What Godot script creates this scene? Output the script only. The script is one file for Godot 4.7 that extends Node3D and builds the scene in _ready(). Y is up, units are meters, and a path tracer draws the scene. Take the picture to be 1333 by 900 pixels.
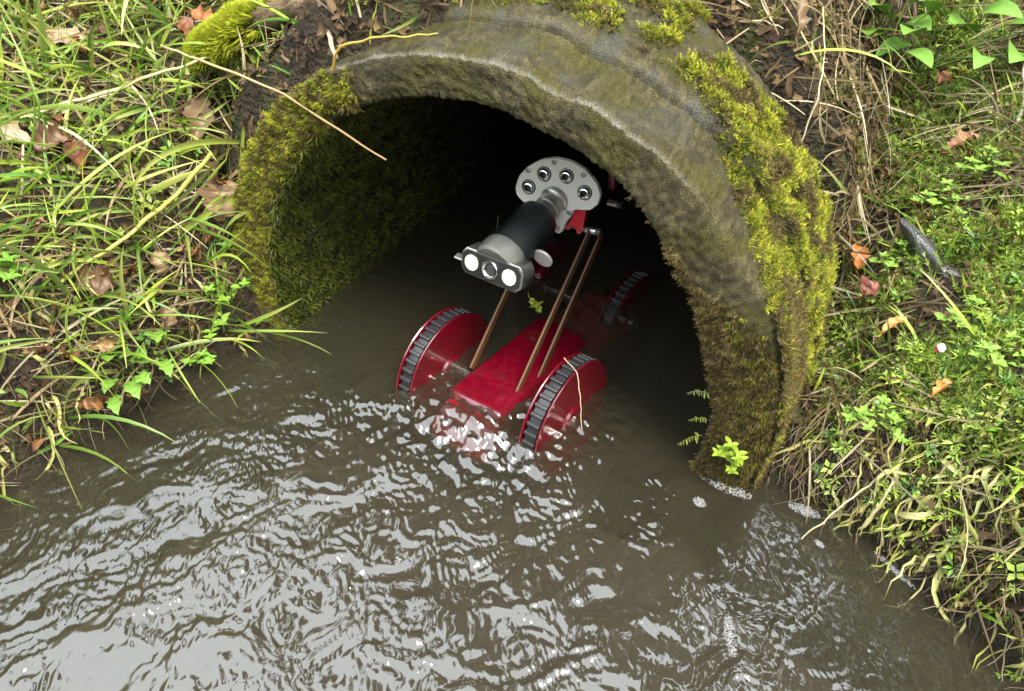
extends Node3D
# A red crawler with a lit camera head drives out of a mossy concrete culvert into a muddy stream.
# Metres, y up; the culvert's axis is the z axis, its mouth lies in the plane z = 0, the water near y = 0.

const AXIS_Y := 0.093       # height of the culvert's axis above the water
const R_IN := 0.35
const R_OUT := 0.41
const R_COLLAR := 0.430

var rng := RandomNumberGenerator.new()
var n_soft := FastNoiseLite.new()
var n_fine := FastNoiseLite.new()
var n_cell := FastNoiseLite.new()
var used := {}
var M := {}


# ---------------------------------------------------------------- mesh collector
class Geo:
	var v := PackedVector3Array()
	var c := PackedColorArray()
	var i := PackedInt32Array()

	func pt(p: Vector3, col := Color.WHITE) -> int:
		v.append(p)
		c.append(col)
		return v.size() - 1

	func tri(a: int, b: int, d: int) -> void:
		i.append(a)
		i.append(b)
		i.append(d)

	func quad(a: int, b: int, d: int, e: int) -> void:
		tri(a, b, d)
		tri(a, d, e)

	func mesh() -> ArrayMesh:
		var n := PackedVector3Array()
		n.resize(v.size())
		for k in range(0, i.size(), 3):
			var a := v[i[k]]
			var f := (v[i[k + 2]] - a).cross(v[i[k + 1]] - a)
			n[i[k]] += f
			n[i[k + 1]] += f
			n[i[k + 2]] += f
		for k in n.size():
			n[k] = n[k].normalized() if n[k].length_squared() > 1e-24 else Vector3.UP
		var arr := []
		arr.resize(Mesh.ARRAY_MAX)
		arr[Mesh.ARRAY_VERTEX] = v
		arr[Mesh.ARRAY_NORMAL] = n
		arr[Mesh.ARRAY_COLOR] = c
		arr[Mesh.ARRAY_INDEX] = i
		var m := ArrayMesh.new()
		m.add_surface_from_arrays(Mesh.PRIMITIVE_TRIANGLES, arr)
		return m

	# a box with chamfered edges; t places it, s is its size, e the chamfer
	func box(t: Transform3D, s: Vector3, e: float, col := Color.WHITE) -> void:
		var h := s * 0.5
		var id := {}
		for sx: int in [-1, 1]:
			for sy: int in [-1, 1]:
				for sz: int in [-1, 1]:
					var k := Vector3i(sx, sy, sz)
					for ax in 3:
						var q := Vector3(h.x - e, h.y - e, h.z - e)
						q[ax] = h[ax]
						id[[k, ax]] = pt(t * (q * Vector3(k)), col)
		for ax in 3:
			var b := (ax + 1) % 3
			var d := (ax + 2) % 3
			for s1: int in [-1, 1]:
				var k := [Vector3i(), Vector3i(), Vector3i(), Vector3i()]
				var sg := [[-1, -1], [1, -1], [1, 1], [-1, 1]]
				for m in 4:
					k[m][ax] = s1
					k[m][b] = sg[m][0]
					k[m][d] = sg[m][1]
				if s1 > 0:
					quad(id[[k[0], ax]], id[[k[3], ax]], id[[k[2], ax]], id[[k[1], ax]])
				else:
					quad(id[[k[0], ax]], id[[k[1], ax]], id[[k[2], ax]], id[[k[3], ax]])
				for s2: int in [-1, 1]:        # the chamfer along d between the faces ax and b
					var p0 := Vector3i()
					p0[ax] = s1
					p0[b] = s2
					p0[d] = -1
					var p1 := p0
					p1[d] = 1
					if s1 * s2 > 0:
						quad(id[[p0, ax]], id[[p1, ax]], id[[p1, b]], id[[p0, b]])
					else:
						quad(id[[p0, ax]], id[[p0, b]], id[[p1, b]], id[[p1, ax]])
		for sx: int in [-1, 1]:
			for sy: int in [-1, 1]:
				for sz: int in [-1, 1]:
					var k := Vector3i(sx, sy, sz)
					if sx * sy * sz > 0:
						tri(id[[k, 0]], id[[k, 2]], id[[k, 1]])
					else:
						tri(id[[k, 0]], id[[k, 1]], id[[k, 2]])

	# profile = [radius, height] pairs turned round the local y axis; hard corners get their own vertices
	func lathe(t: Transform3D, prof: Array, seg: int, col := Color.WHITE) -> void:
		for k in prof.size() - 1:
			var soft := k > 0 and bend(prof, k) < 0.6
			var start := v.size() - (seg + 1) if soft else v.size()
			if not soft:
				for a in seg + 1:
					var w := TAU * a / seg
					pt(t * Vector3(cos(w) * prof[k][0], prof[k][1], sin(w) * prof[k][0]), col)
			for a in seg + 1:
				var w := TAU * a / seg
				pt(t * Vector3(cos(w) * prof[k + 1][0], prof[k + 1][1], sin(w) * prof[k + 1][0]), col)
			var nxt := v.size() - (seg + 1)
			for a in seg:
				quad(start + a, nxt + a, nxt + a + 1, start + a + 1)

	func bend(prof: Array, k: int) -> float:
		var a := Vector2(prof[k][0] - prof[k - 1][0], prof[k][1] - prof[k - 1][1])
		var b := Vector2(prof[k + 1][0] - prof[k][0], prof[k + 1][1] - prof[k][1])
		return absf(a.angle_to(b))

	# a flat outline (x, y) given a thickness along local z, with a small chamfer in front
	func plate(t: Transform3D, poly: PackedVector2Array, thick: float, e: float, col := Color.WHITE) -> void:
		var tris := Geometry2D.triangulate_polygon(poly)
		var n := poly.size()
		var inner := PackedVector2Array()
		for k in n:
			var a := (poly[k] - poly[k - 1]).normalized()
			var b := (poly[(k + 1) % n] - poly[k]).normalized()
			var m := (a + b).normalized().orthogonal()
			var q := poly[k] + m * e
			if not Geometry2D.is_point_in_polygon(q, poly):
				q = poly[k] - m * e
			inner.append(q)
		var f0 := v.size()
		for q in inner:
			pt(t * Vector3(q.x, q.y, thick * 0.5), col)
		var f1 := v.size()
		for q in poly:
			pt(t * Vector3(q.x, q.y, thick * 0.5 - e), col)
		var f2 := v.size()
		for q in poly:
			pt(t * Vector3(q.x, q.y, thick * 0.5 - e), col)
		var f3 := v.size()
		for q in poly:
			pt(t * Vector3(q.x, q.y, -thick * 0.5), col)
		for k in range(0, tris.size(), 3):
			tri(f0 + tris[k], f0 + tris[k + 1], f0 + tris[k + 2])
			tri(f3 + tris[k], f3 + tris[k + 2], f3 + tris[k + 1])
		for k in n:
			var m := (k + 1) % n
			quad(f0 + k, f0 + m, f1 + m, f1 + k)
			quad(f2 + k, f2 + m, f3 + m, f3 + k)

	# a round bar along a path; one radius per point
	func tube(path: Array, rad: Array, seg: int, col := Color.WHITE, col_end := Color(-1, 0, 0)) -> void:
		var last := -1
		var side := Vector3.ZERO
		for k in path.size():
			var d: Vector3 = (path[mini(k + 1, path.size() - 1)] - path[maxi(k - 1, 0)]).normalized()
			if k == 0:
				side = d.cross(Vector3.UP if absf(d.y) < 0.9 else Vector3.RIGHT).normalized()
			else:
				side = (side - d * side.dot(d)).normalized()
			var up := side.cross(d)
			var at := v.size()
			var cc := col if col_end.r < 0 else col.lerp(col_end, float(k) / (path.size() - 1))
			for a in seg:
				var w := TAU * a / seg
				pt(path[k] + (side * cos(w) + up * sin(w)) * rad[k], cc)
			if last >= 0:
				for a in seg:
					var b := (a + 1) % seg
					quad(last + a, last + b, at + b, at + a)
			last = at
		var tip := pt(path[-1], col if col_end.r < 0 else col_end)
		for a in seg:
			tri(last + a, last + (a + 1) % seg, tip)


# ---------------------------------------------------------------- scene helpers
func numbered(called: String) -> String:
	if not used.has(called):
		used[called] = 0
		return called
	used[called] += 1
	return "%s_%03d" % [called, used[called]]


func thing(called: String, label: String, category: String, at: Vector3, group := "") -> Node3D:
	var o := Node3D.new()
	o.name = numbered(called)
	add_child(o, true)
	o.position = at
	o.set_meta("label", label)
	o.set_meta("category", category)
	if group:
		o.set_meta("group", group)
	return o


func part(called: String, m: Mesh, mat: Material, parent: Node, at := Vector3.ZERO, label := "") -> MeshInstance3D:
	var o := MeshInstance3D.new()
	o.name = called
	o.mesh = m
	o.material_override = mat
	o.position = at
	parent.add_child(o, true)
	if label:
		o.set_meta("label", label)
	return o


func mass(called: String, m: Mesh, mat: Material, parent: Node, label := "", category := "") -> MeshInstance3D:
	var o := part(called, m, mat, parent, Vector3.ZERO, label)
	o.set_meta("kind", "stuff")
	if category:
		o.set_meta("category", category)
	return o


func setting(called: String, m: Mesh, mat: Material, label := "") -> MeshInstance3D:
	var o := part(called, m, mat, self, Vector3.ZERO, label)
	o.set_meta("kind", "structure")
	return o


func many(called: String, m: Mesh, mat: Material, put: Array, tint: PackedColorArray, parent: Node, label := "", category := "") -> MultiMeshInstance3D:
	var mm := MultiMesh.new()
	mm.transform_format = MultiMesh.TRANSFORM_3D
	mm.use_colors = true
	mm.mesh = m
	mm.instance_count = put.size()
	for k in put.size():
		mm.set_instance_transform(k, put[k])
		mm.set_instance_color(k, tint[k])
	var o := MultiMeshInstance3D.new()
	o.name = called
	o.multimesh = mm
	o.material_override = mat
	parent.add_child(o, true)
	o.set_meta("kind", "stuff")
	if label:
		o.set_meta("label", label)
	if category:
		o.set_meta("category", category)
	return o


func mat(col: Color, rough: float, metal := 0.0, spec := 0.5) -> StandardMaterial3D:
	var m := StandardMaterial3D.new()
	m.albedo_color = col.linear_to_srgb()
	m.roughness = rough
	m.metallic = metal
	m.metallic_specular = spec
	return m


func tinted(rough: float, spec := 0.5, back := 0.0) -> StandardMaterial3D:
	var m := mat(Color.WHITE, rough, 0.0, spec)
	m.vertex_color_use_as_albedo = true
	m.cull_mode = BaseMaterial3D.CULL_DISABLED
	if back > 0.0:
		m.backlight_enabled = true
		m.backlight = Color(back, back, back).linear_to_srgb()
	return m


func noise_tex(freq: float, octaves: int, lo: Color, hi: Color, kind := FastNoiseLite.TYPE_SIMPLEX_SMOOTH, size := 512) -> NoiseTexture2D:
	var f := FastNoiseLite.new()
	f.noise_type = kind
	f.frequency = freq
	f.fractal_octaves = octaves
	f.seed = 7
	var g := Gradient.new()
	g.set_color(0, lo.linear_to_srgb())
	g.set_color(1, hi.linear_to_srgb())
	var t := NoiseTexture2D.new()
	t.width = size
	t.height = size
	t.seamless = true
	t.noise = f
	t.color_ramp = g
	return t


func grained(m: StandardMaterial3D, scale: float, lo: float, hi: float, bump: float, freq := 0.02) -> StandardMaterial3D:
	m.albedo_texture = noise_tex(freq, 5, Color(lo, lo, lo), Color(hi, hi, hi))
	if bump > 0.0:
		m.heightmap_enabled = true
		m.heightmap_texture = noise_tex(freq * 1.6, 5, Color.BLACK, Color.WHITE)
		m.heightmap_scale = bump
	m.uv1_triplanar = true
	m.uv1_world_triplanar = true
	m.uv1_scale = Vector3.ONE * scale
	return m


func mud_film() -> ImageTexture:      # silt dried on paint: brown specks and smears, clear between
	var im := Image.create(256, 256, false, Image.FORMAT_RGBA8)
	for y in 256:
		for x in 256:
			var u := TAU * x / 256.0
			var v := TAU * y / 256.0
			var p := Vector3(cos(u), sin(u), cos(v)) * 1.4
			var q := sin(v) * 1.4
			var a := n_soft.get_noise_3d(p.x + q, p.y - q, p.z + q * 0.5)
			var b := n_fine.get_noise_3d(p.x * 6.0 + q * 5.0, p.y * 6.0, p.z * 6.0 - q * 4.0)
			im.set_pixel(x, y, Color(0.20, 0.15, 0.10, clampf(smoothstep(0.15, 0.8, 0.6 * a + 0.9 * b) * 0.5, 0.0, 1.0)))
	return ImageTexture.create_from_image(im)


func curve(tab: Array, x: float) -> float:
	if x <= tab[0][0]:
		return tab[0][1]
	for k in range(1, tab.size()):
		if x <= tab[k][0]:
			var f: float = (x - tab[k - 1][0]) / (tab[k][0] - tab[k - 1][0])
			return lerpf(tab[k - 1][1], tab[k][1], f)
	return tab[-1][1]


# ---------------------------------------------------------------- the shape of the land
const LEFT_SHORE := [[-0.05, -0.365], [0.0, -0.365], [0.1, -0.395], [0.26, -0.43], [0.432, -0.461], [0.8, -0.6], [1.1, -1.2], [1.5, -3.0], [2.4, -8.0]]
const RIGHT_SHORE := [[0.40, -0.035], [0.5, -0.02], [0.575, 0.015], [0.672, 0.085], [0.85, 0.2], [1.2, 0.5], [2.0, 0.9], [4.0, 1.1], [9.0, 1.2]]
const FAR_SHORE := [[-9.0, 3.4], [-1.0, 1.45], [0.0, 1.2], [9.0, 1.1]]
const FAR_RISE := [[-0.1, -0.22], [0.0, 0.0], [0.1, 0.15], [0.5, 0.5], [1.5, 1.4], [4.0, 3.0], [9.0, 4.2]]
const LEFT_RISE := [[-0.12, -0.22], [0.0, 0.0], [0.03, 0.10], [0.08, 0.195], [0.19, 0.32], [0.42, 0.43], [1.0, 0.58], [3.0, 0.95], [9.0, 1.3]]
const RIGHT_RISE := [[-0.1, -0.22], [0.0, 0.0], [0.03, 0.075], [0.1, 0.125]]
const COVER := [[-0.5, -0.004], [-0.2, -0.015], [-0.13, -0.035], [-0.05, -0.125], [0.02, -0.25], [0.1, -0.335], [0.46, -0.342]]


func land(x: float, z: float, rough := true) -> float:
	var h := -0.22
	# left bank
	var dl := curve(LEFT_SHORE, z) - x
	if dl > -0.12 and x < 0.0:
		var hl := curve(LEFT_RISE, dl)
		hl += 0.42 * clampf(-z, 0.0, 1.2) * smoothstep(0.0, 0.16, dl)
		h = maxf(h, hl)
	# right bank
	var dr := curve(RIGHT_SHORE, x) - z
	if x > 0.39 and dr > -0.1:
		var hr := curve(RIGHT_RISE, dr)
		hr += 0.34 * maxf(dr - 0.1, 0.0) * (1.0 if dr < 1.5 else 1.5 / dr)
		hr += 0.3 * (x - 0.5) * clampf(dr / 0.2, 0.0, 1.0) * (1.0 if x < 1.5 else 1.5 / x)
		hr -= 0.06 * exp(-pow((x - 0.465) / 0.05, 2.0)) * smoothstep(0.08, 0.2, dr)
		h = maxf(h, lerpf(-0.22, hr, smoothstep(0.39, 0.415, x)))
	# the far bank, where the photographer stands
	var df := z - curve(FAR_SHORE, x)
	if df > -0.1:
		h = maxf(h, curve(FAR_RISE, df))
	# the slope steepens behind the culvert
	if z < -1.0 and h > -0.1:
		h += 0.7 * (-1.0 - z) * (1.0 if z > -4.0 else 3.0 / (-1.0 - z))
	# over the culvert
	if z < 0.0 and absf(x) < 0.452:
		if absf(x) < 0.38:
			h = maxf(h, AXIS_Y + sqrt(0.1444 - x * x))
		var over := curve(COVER, x) - z
		if over > 0.0:
			var top := AXIS_Y + sqrt(0.452 * 0.452 - x * x) + 0.012 + 0.30 * minf(over, 1.0) + 0.7 * clampf(-0.7 - z, 0.0, 3.3)
			h = maxf(h, lerpf(h, top, smoothstep(0.0, 0.03, over)))
	elif z < -0.34 and x >= 0.452 and x < 0.7:
		var over := clampf((-0.36 - z) / 0.25, 0.0, 1.0)
		h = maxf(h, lerpf(h, AXIS_Y + 0.30 * (-0.34 - z) + 0.02, over * smoothstep(0.7, 0.47, x)))
	if rough and h > -0.1:
		var k := smoothstep(-0.1, 0.05, h)
		h += k * (0.016 * n_soft.get_noise_2d(x * 9.0, z * 9.0) + 0.009 * n_fine.get_noise_2d(x * 34.0, z * 34.0))
	return h


func land_normal(x: float, z: float) -> Vector3:
	var e := 0.012
	return Vector3(land(x - e, z) - land(x + e, z), 2.0 * e, land(x, z - e) - land(x, z + e)).normalized()


func steps(near_lo: float, near_hi: float, fine: float, far_lo: float, far_hi: float) -> PackedFloat32Array:
	var out := PackedFloat32Array()
	var lo := []
	var x := near_lo
	var s := fine
	while x > far_lo:
		s *= 1.25
		x -= s
		lo.push_front(x)
	for q in lo:
		out.append(q)
	x = near_lo
	while x < near_hi:
		out.append(x)
		x += fine
	s = fine
	while x < far_hi:
		out.append(x)
		s *= 1.25
		x += s
	return out


func build_land() -> void:
	var xs := steps(-1.3, 1.2, 0.0125, -14.0, 14.0)
	var zs := steps(-1.3, 0.8, 0.0125, -16.0, 8.0)
	for k in zs.size():                        # a grid line on each side of the culvert's mouth
		if absf(zs[k]) < 0.0063:
			zs[k] = -0.003
			break
	var g := Geo.new()
	for z in zs:
		for x in xs:
			var y := land(x, z)
			var a := n_soft.get_noise_2d(x * 14.0 + 50.0, z * 14.0) * 0.5 + 0.5
			var b := n_fine.get_noise_2d(x * 60.0, z * 60.0 + 9.0) * 0.5 + 0.5
			var col := Color(0.018, 0.012, 0.008).lerp(Color(0.060, 0.041, 0.023), b)
			col = col.lerp(Color(0.05, 0.06, 0.016), smoothstep(0.45, 0.8, a) * 0.7)
			if y < 0.03:
				col = col.lerp(Color(0.03, 0.024, 0.015), smoothstep(0.03, 0.0, y))
			g.pt(Vector3(x, y, z), col)
	var w := xs.size()
	for r in zs.size() - 1:
		for k in w - 1:
			if absf(xs[k]) < 0.40 and absf(xs[k + 1]) < 0.40 and zs[r] < 0.0 and zs[r + 1] > 0.0:
				continue
			var a := r * w + k
			g.quad(a, a + 1, a + w + 1, a + w)
	setting("ground", g.mesh(), M.soil, "dark earth banks of the stream sloping up behind the culvert")


# ---------------------------------------------------------------- the stream
func flow_height(x: float, z: float) -> float:
	# how rough the water is here
	var out := smoothstep(-0.12, 0.12, z)
	var rough := 0.10 + 0.9 * out
	var shore := minf(x - curve(LEFT_SHORE, z), 0.3) if z > 0.0 else 0.3
	rough *= lerpf(0.12, 1.0, smoothstep(0.0, 0.16, shore))
	var bank := z - curve(RIGHT_SHORE, x) if x > 0.33 else 0.4
	rough *= lerpf(0.22, 1.0, smoothstep(0.05, 0.30, bank))
	var churn := exp(-(pow((x - 0.03) / 0.15, 2.0) + pow((z - 0.06) / 0.12, 2.0)))
	var rear := exp(-(pow((x - 0.10) / 0.06, 2.0) + pow((z + 0.30) / 0.07, 2.0)))
	rough = maxf(rough, 0.95 * churn)
	# the current leaves the culvert and swings towards the left bank
	var turn := smoothstep(0.0, 0.35, z) * 0.42
	var al := z * cos(turn) - x * sin(turn)
	var ac := x * cos(turn) + z * sin(turn)
	var wx := n_soft.get_noise_2d(x * 11.0, z * 11.0 + 40.0)
	var wz := n_soft.get_noise_2d(x * 11.0 + 90.0, z * 11.0)
	al += wz * 0.040
	ac += wx * 0.022 + n_soft.get_noise_2d(x * 34.0, z * 34.0) * 0.006
	var big := n_soft.get_noise_2d(ac * 8.0, al * 4.0 + 3.0)
	var mid := n_soft.get_noise_2d(ac * 36.0, al * 15.0 + 13.0)
	var small := n_soft.get_noise_2d(ac * 84.0 + 7.0, al * 33.0)
	var tiny := n_soft.get_noise_2d(ac * 165.0, al * 64.0 + 31.0)
	var curl := n_soft.get_noise_2d(x * 95.0, z * 95.0)
	small = 1.0 - 2.0 * absf(small)
	var gust := smoothstep(-0.5, 0.4, n_soft.get_noise_2d(x * 7.0 + 11.0, z * 7.0 + 70.0))
	var gust2 := smoothstep(-0.4, 0.5, n_soft.get_noise_2d(x * 13.0 - 21.0, z * 13.0 + 7.0))
	var h := rough * (0.0046 * big + 0.0020 * mid * (0.5 + 0.7 * gust2) + (0.00145 * small + 0.0006 * curl) * (0.15 + 0.95 * gust) + 0.00062 * tiny * (0.3 + 0.9 * gust2))
	# the bow wave over the front of the crawler and the curls behind its wheels
	var spray := exp(-(pow((x - 0.16) / 0.09, 2.0) + pow((z + 0.02) / 0.09, 2.0)))
	h += spray * (0.0035 * n_soft.get_noise_2d(x * 46.0, z * 46.0 + 5.0) + 0.0012 * n_soft.get_noise_2d(x * 120.0, z * 120.0))
	h += churn * (0.006 * n_soft.get_noise_2d(x * 34.0, z * 34.0) + 0.0022 * n_soft.get_noise_2d(x * 90.0, z * 90.0) + 0.004)
	h += 0.019 * exp(-(pow((x - 0.022) / 0.065, 2.0) + pow((z - 0.062) / 0.032, 2.0)))
	for w: Vector2 in [Vector2(0.128, 0.075), Vector2(-0.082, 0.052)]:        # water piles up before each front wheel
		h += 0.008 * exp(-(pow((x - w.x) / 0.030, 2.0) + pow((z - w.y) / 0.022, 2.0)))
	h += rear * (0.010 * n_soft.get_noise_2d(x * 40.0, z * 40.0) + 0.003 * n_soft.get_noise_2d(x * 110.0, z * 110.0) + 0.004)
	return h


func build_water() -> void:
	var xs := PackedFloat32Array()
	var zs := PackedFloat32Array()
	var x := -0.80
	while x < 1.05:
		xs.append(x)
		x += 0.0026 if absf(x - 0.05) < 0.72 else 0.006
	var z := -0.70
	while z < 0.86:
		zs.append(z)
		z += 0.0026 if z > -0.15 and z < 0.66 else 0.006
	for s: float in [1.3, 2.0, 3.2, 5.0, 8.0]:
		zs.append(s)
		xs.append(s + 0.2)
		xs.insert(0, -s)
	for s: float in [-1.2, -2.0, -3.4]:
		zs.insert(0, s)
	var g := Geo.new()
	var flat := n_soft
	for zz in zs:
		for xx in xs:
			var y := flow_height(xx, zz) if absf(xx) < 1.1 and zz < 0.9 and zz > -0.8 else 0.0
			g.pt(Vector3(xx, y, zz))
	var w := xs.size()
	for r in zs.size() - 1:
		for k in w - 1:
			var mx := (xs[k] + xs[k + 1]) * 0.5
			var mz := (zs[r] + zs[r + 1]) * 0.5
			if mz < 0.0 and absf(mx) > 0.38 and mz < -0.12:
				continue                           # no water inside the hill
			var a := r * w + k
			g.quad(a, a + 1, a + w + 1, a + w)
	setting("stream_water", g.mesh(), M.water, "brown rippled stream water reflecting the white sky")
	var b := Geo.new()
	var n := 60
	for r in n + 1:
		for k in n + 1:
			var px := lerpf(-6.0, 6.0, float(k) / n)
			var pz := lerpf(-3.6, 8.0, float(r) / n)
			b.pt(Vector3(px, -0.19 + 0.01 * n_soft.get_noise_2d(px * 5.0, pz * 5.0), pz))
	for r in n:
		for k in n:
			var a := r * (n + 1) + k
			b.quad(a, a + 1, a + n + 2, a + n + 1)
	setting("stream_bed", b.mesh(), M.silt, "muddy stream bed under the water")


# ---------------------------------------------------------------- the culvert
func rim_in(deg: float) -> float:
	var r := R_IN + 0.0045 * smoothstep(78.0, 84.0, deg) * smoothstep(140.0, 120.0, deg)
	r -= 0.012 * smoothstep(0.0, 14.0, deg) * smoothstep(60.0, 38.0, deg)
	return r + 0.0022 * n_soft.get_noise_1d(deg * 1.6) + 0.0012 * n_fine.get_noise_1d(deg * 6.0)


func rim_out(deg: float) -> float:
	var r := R_OUT - 0.004 * smoothstep(55.0, 75.0, deg) * smoothstep(125.0, 108.0, deg)
	r += 0.010 * smoothstep(40.0, 22.0, deg) * smoothstep(-30.0, -10.0, deg)
	r -= 0.006 * smoothstep(70.0, 73.0, deg) * smoothstep(80.0, 76.0, deg)           # a chip knocked out of the edge
	r -= 0.004 * smoothstep(57.0, 60.0, deg) * smoothstep(68.0, 63.0, deg)
	return r + 0.0020 * n_soft.get_noise_1d(deg * 1.9 + 70.0) + 0.0010 * n_fine.get_noise_1d(deg * 7.0)


# moss on the outside (deg, z): 0 bare ... 1 thick
func moss_out(deg: float, z: float) -> float:
	var x := deg * 0.0076
	var n := n_soft.get_noise_2d(x * 14.0, z * 14.0 + 5.0) * 0.6 + n_fine.get_noise_2d(x * 45.0, z * 45.0) * 0.35
	var right := smoothstep(66.0, 56.0, deg) * smoothstep(-28.0, -20.0, deg)
	# the thick cushion runs down the collar, its outer border keeps off the end of the collar
	var border := curve([[-20.0, -0.33], [20.0, -0.31], [40.0, -0.27], [55.0, -0.24], [66.0, -0.2]], deg)
	var inner := curve([[-20.0, 0.02], [20.0, 0.02], [34.0, -0.03], [48.0, -0.085], [58.0, -0.12], [66.0, -0.14]], deg)
	right *= smoothstep(border - 0.012, border + 0.02, z) * smoothstep(inner + 0.015, inner - 0.03, z)
	var m := clampf(right * (1.05 + 0.9 * n), 0.0, 1.0)
	var crown := smoothstep(62.0, 70.0, deg) * smoothstep(108.0, 98.0, deg) * smoothstep(-0.105, -0.15, z)
	m = maxf(m, clampf(crown * (0.42 + 1.7 * n), 0.0, 0.85))
	return m


func face_moss(deg: float, f: float) -> float:      # f runs from the inner to the outer edge of the mouth
	var n := n_soft.get_noise_2d(deg * 0.12, f * 2.0) * 0.5 + n_fine.get_noise_2d(deg * 0.5, f * 6.0) * 0.4
	var left := smoothstep(120.0, 138.0, deg) * (0.9 + 0.8 * n)
	left = maxf(left, smoothstep(108.0, 124.0, deg) * (0.30 + 1.3 * n))
	var right := smoothstep(34.0, 14.0, deg - 16.0 * (0.5 - f)) * (0.9 + 0.6 * n)
	var lip := smoothstep(0.25, 0.0, f) * smoothstep(60.0, 40.0, deg) * (0.4 + n)
	return clampf(maxf(maxf(left, right), lip), 0.0, 1.0)


func inner_moss(deg: float, z: float) -> float:
	var n := n_soft.get_noise_2d(deg * 0.09, z * 12.0) * 0.5 + n_fine.get_noise_2d(deg * 0.3, z * 40.0) * 0.4
	return clampf(smoothstep(118.0, 146.0, deg) * smoothstep(-1.0, -0.25, z) * (0.9 + 0.8 * n), 0.0, 1.0)


func on_pipe(deg: float, r: float, z: float) -> Vector3:
	var a := deg_to_rad(deg)
	return Vector3(cos(a) * r, AXIS_Y + sin(a) * r, z)


func outer_radius(deg: float, z: float) -> float:
	var base := rim_out(deg)
	var r := base + 0.006 * smoothstep(0.0, -0.09, z)
	r = lerpf(r, R_COLLAR, smoothstep(-0.088, -0.112, z))
	r += 0.0018 * n_fine.get_noise_2d(deg * 0.45, z * 60.0) + 0.0009 * n_fine.get_noise_2d(deg * 1.5, z * 200.0) + 0.003 * n_soft.get_noise_2d(deg * 0.1, z * 14.0)
	return r


func concrete_color(p: Vector3, deg: float) -> Color:
	var a := n_soft.get_noise_3d(p.x * 12.0, p.y * 12.0, p.z * 12.0) * 0.5 + 0.5
	var b := n_fine.get_noise_3d(p.x * 55.0, p.y * 55.0, p.z * 55.0) * 0.5 + 0.5
	var c := Color(0.066, 0.053, 0.017).lerp(Color(0.150, 0.128, 0.055), smoothstep(0.25, 0.8, b))
	var d := n_fine.get_noise_3d(p.x * 160.0, p.y * 160.0, p.z * 160.0)
	c *= 1.0 + 0.55 * d
	c = c.lerp(Color(0.090, 0.082, 0.010) * (1.0 + 0.5 * d), smoothstep(0.42, 0.72, a) * 0.75)
	var stain := n_soft.get_noise_3d(p.x * 26.0, p.y * 9.0, p.z * 26.0)
	c = c.lerp(Color(0.030, 0.026, 0.016), smoothstep(0.2, 0.6, stain) * 0.35)
	return c


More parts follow.
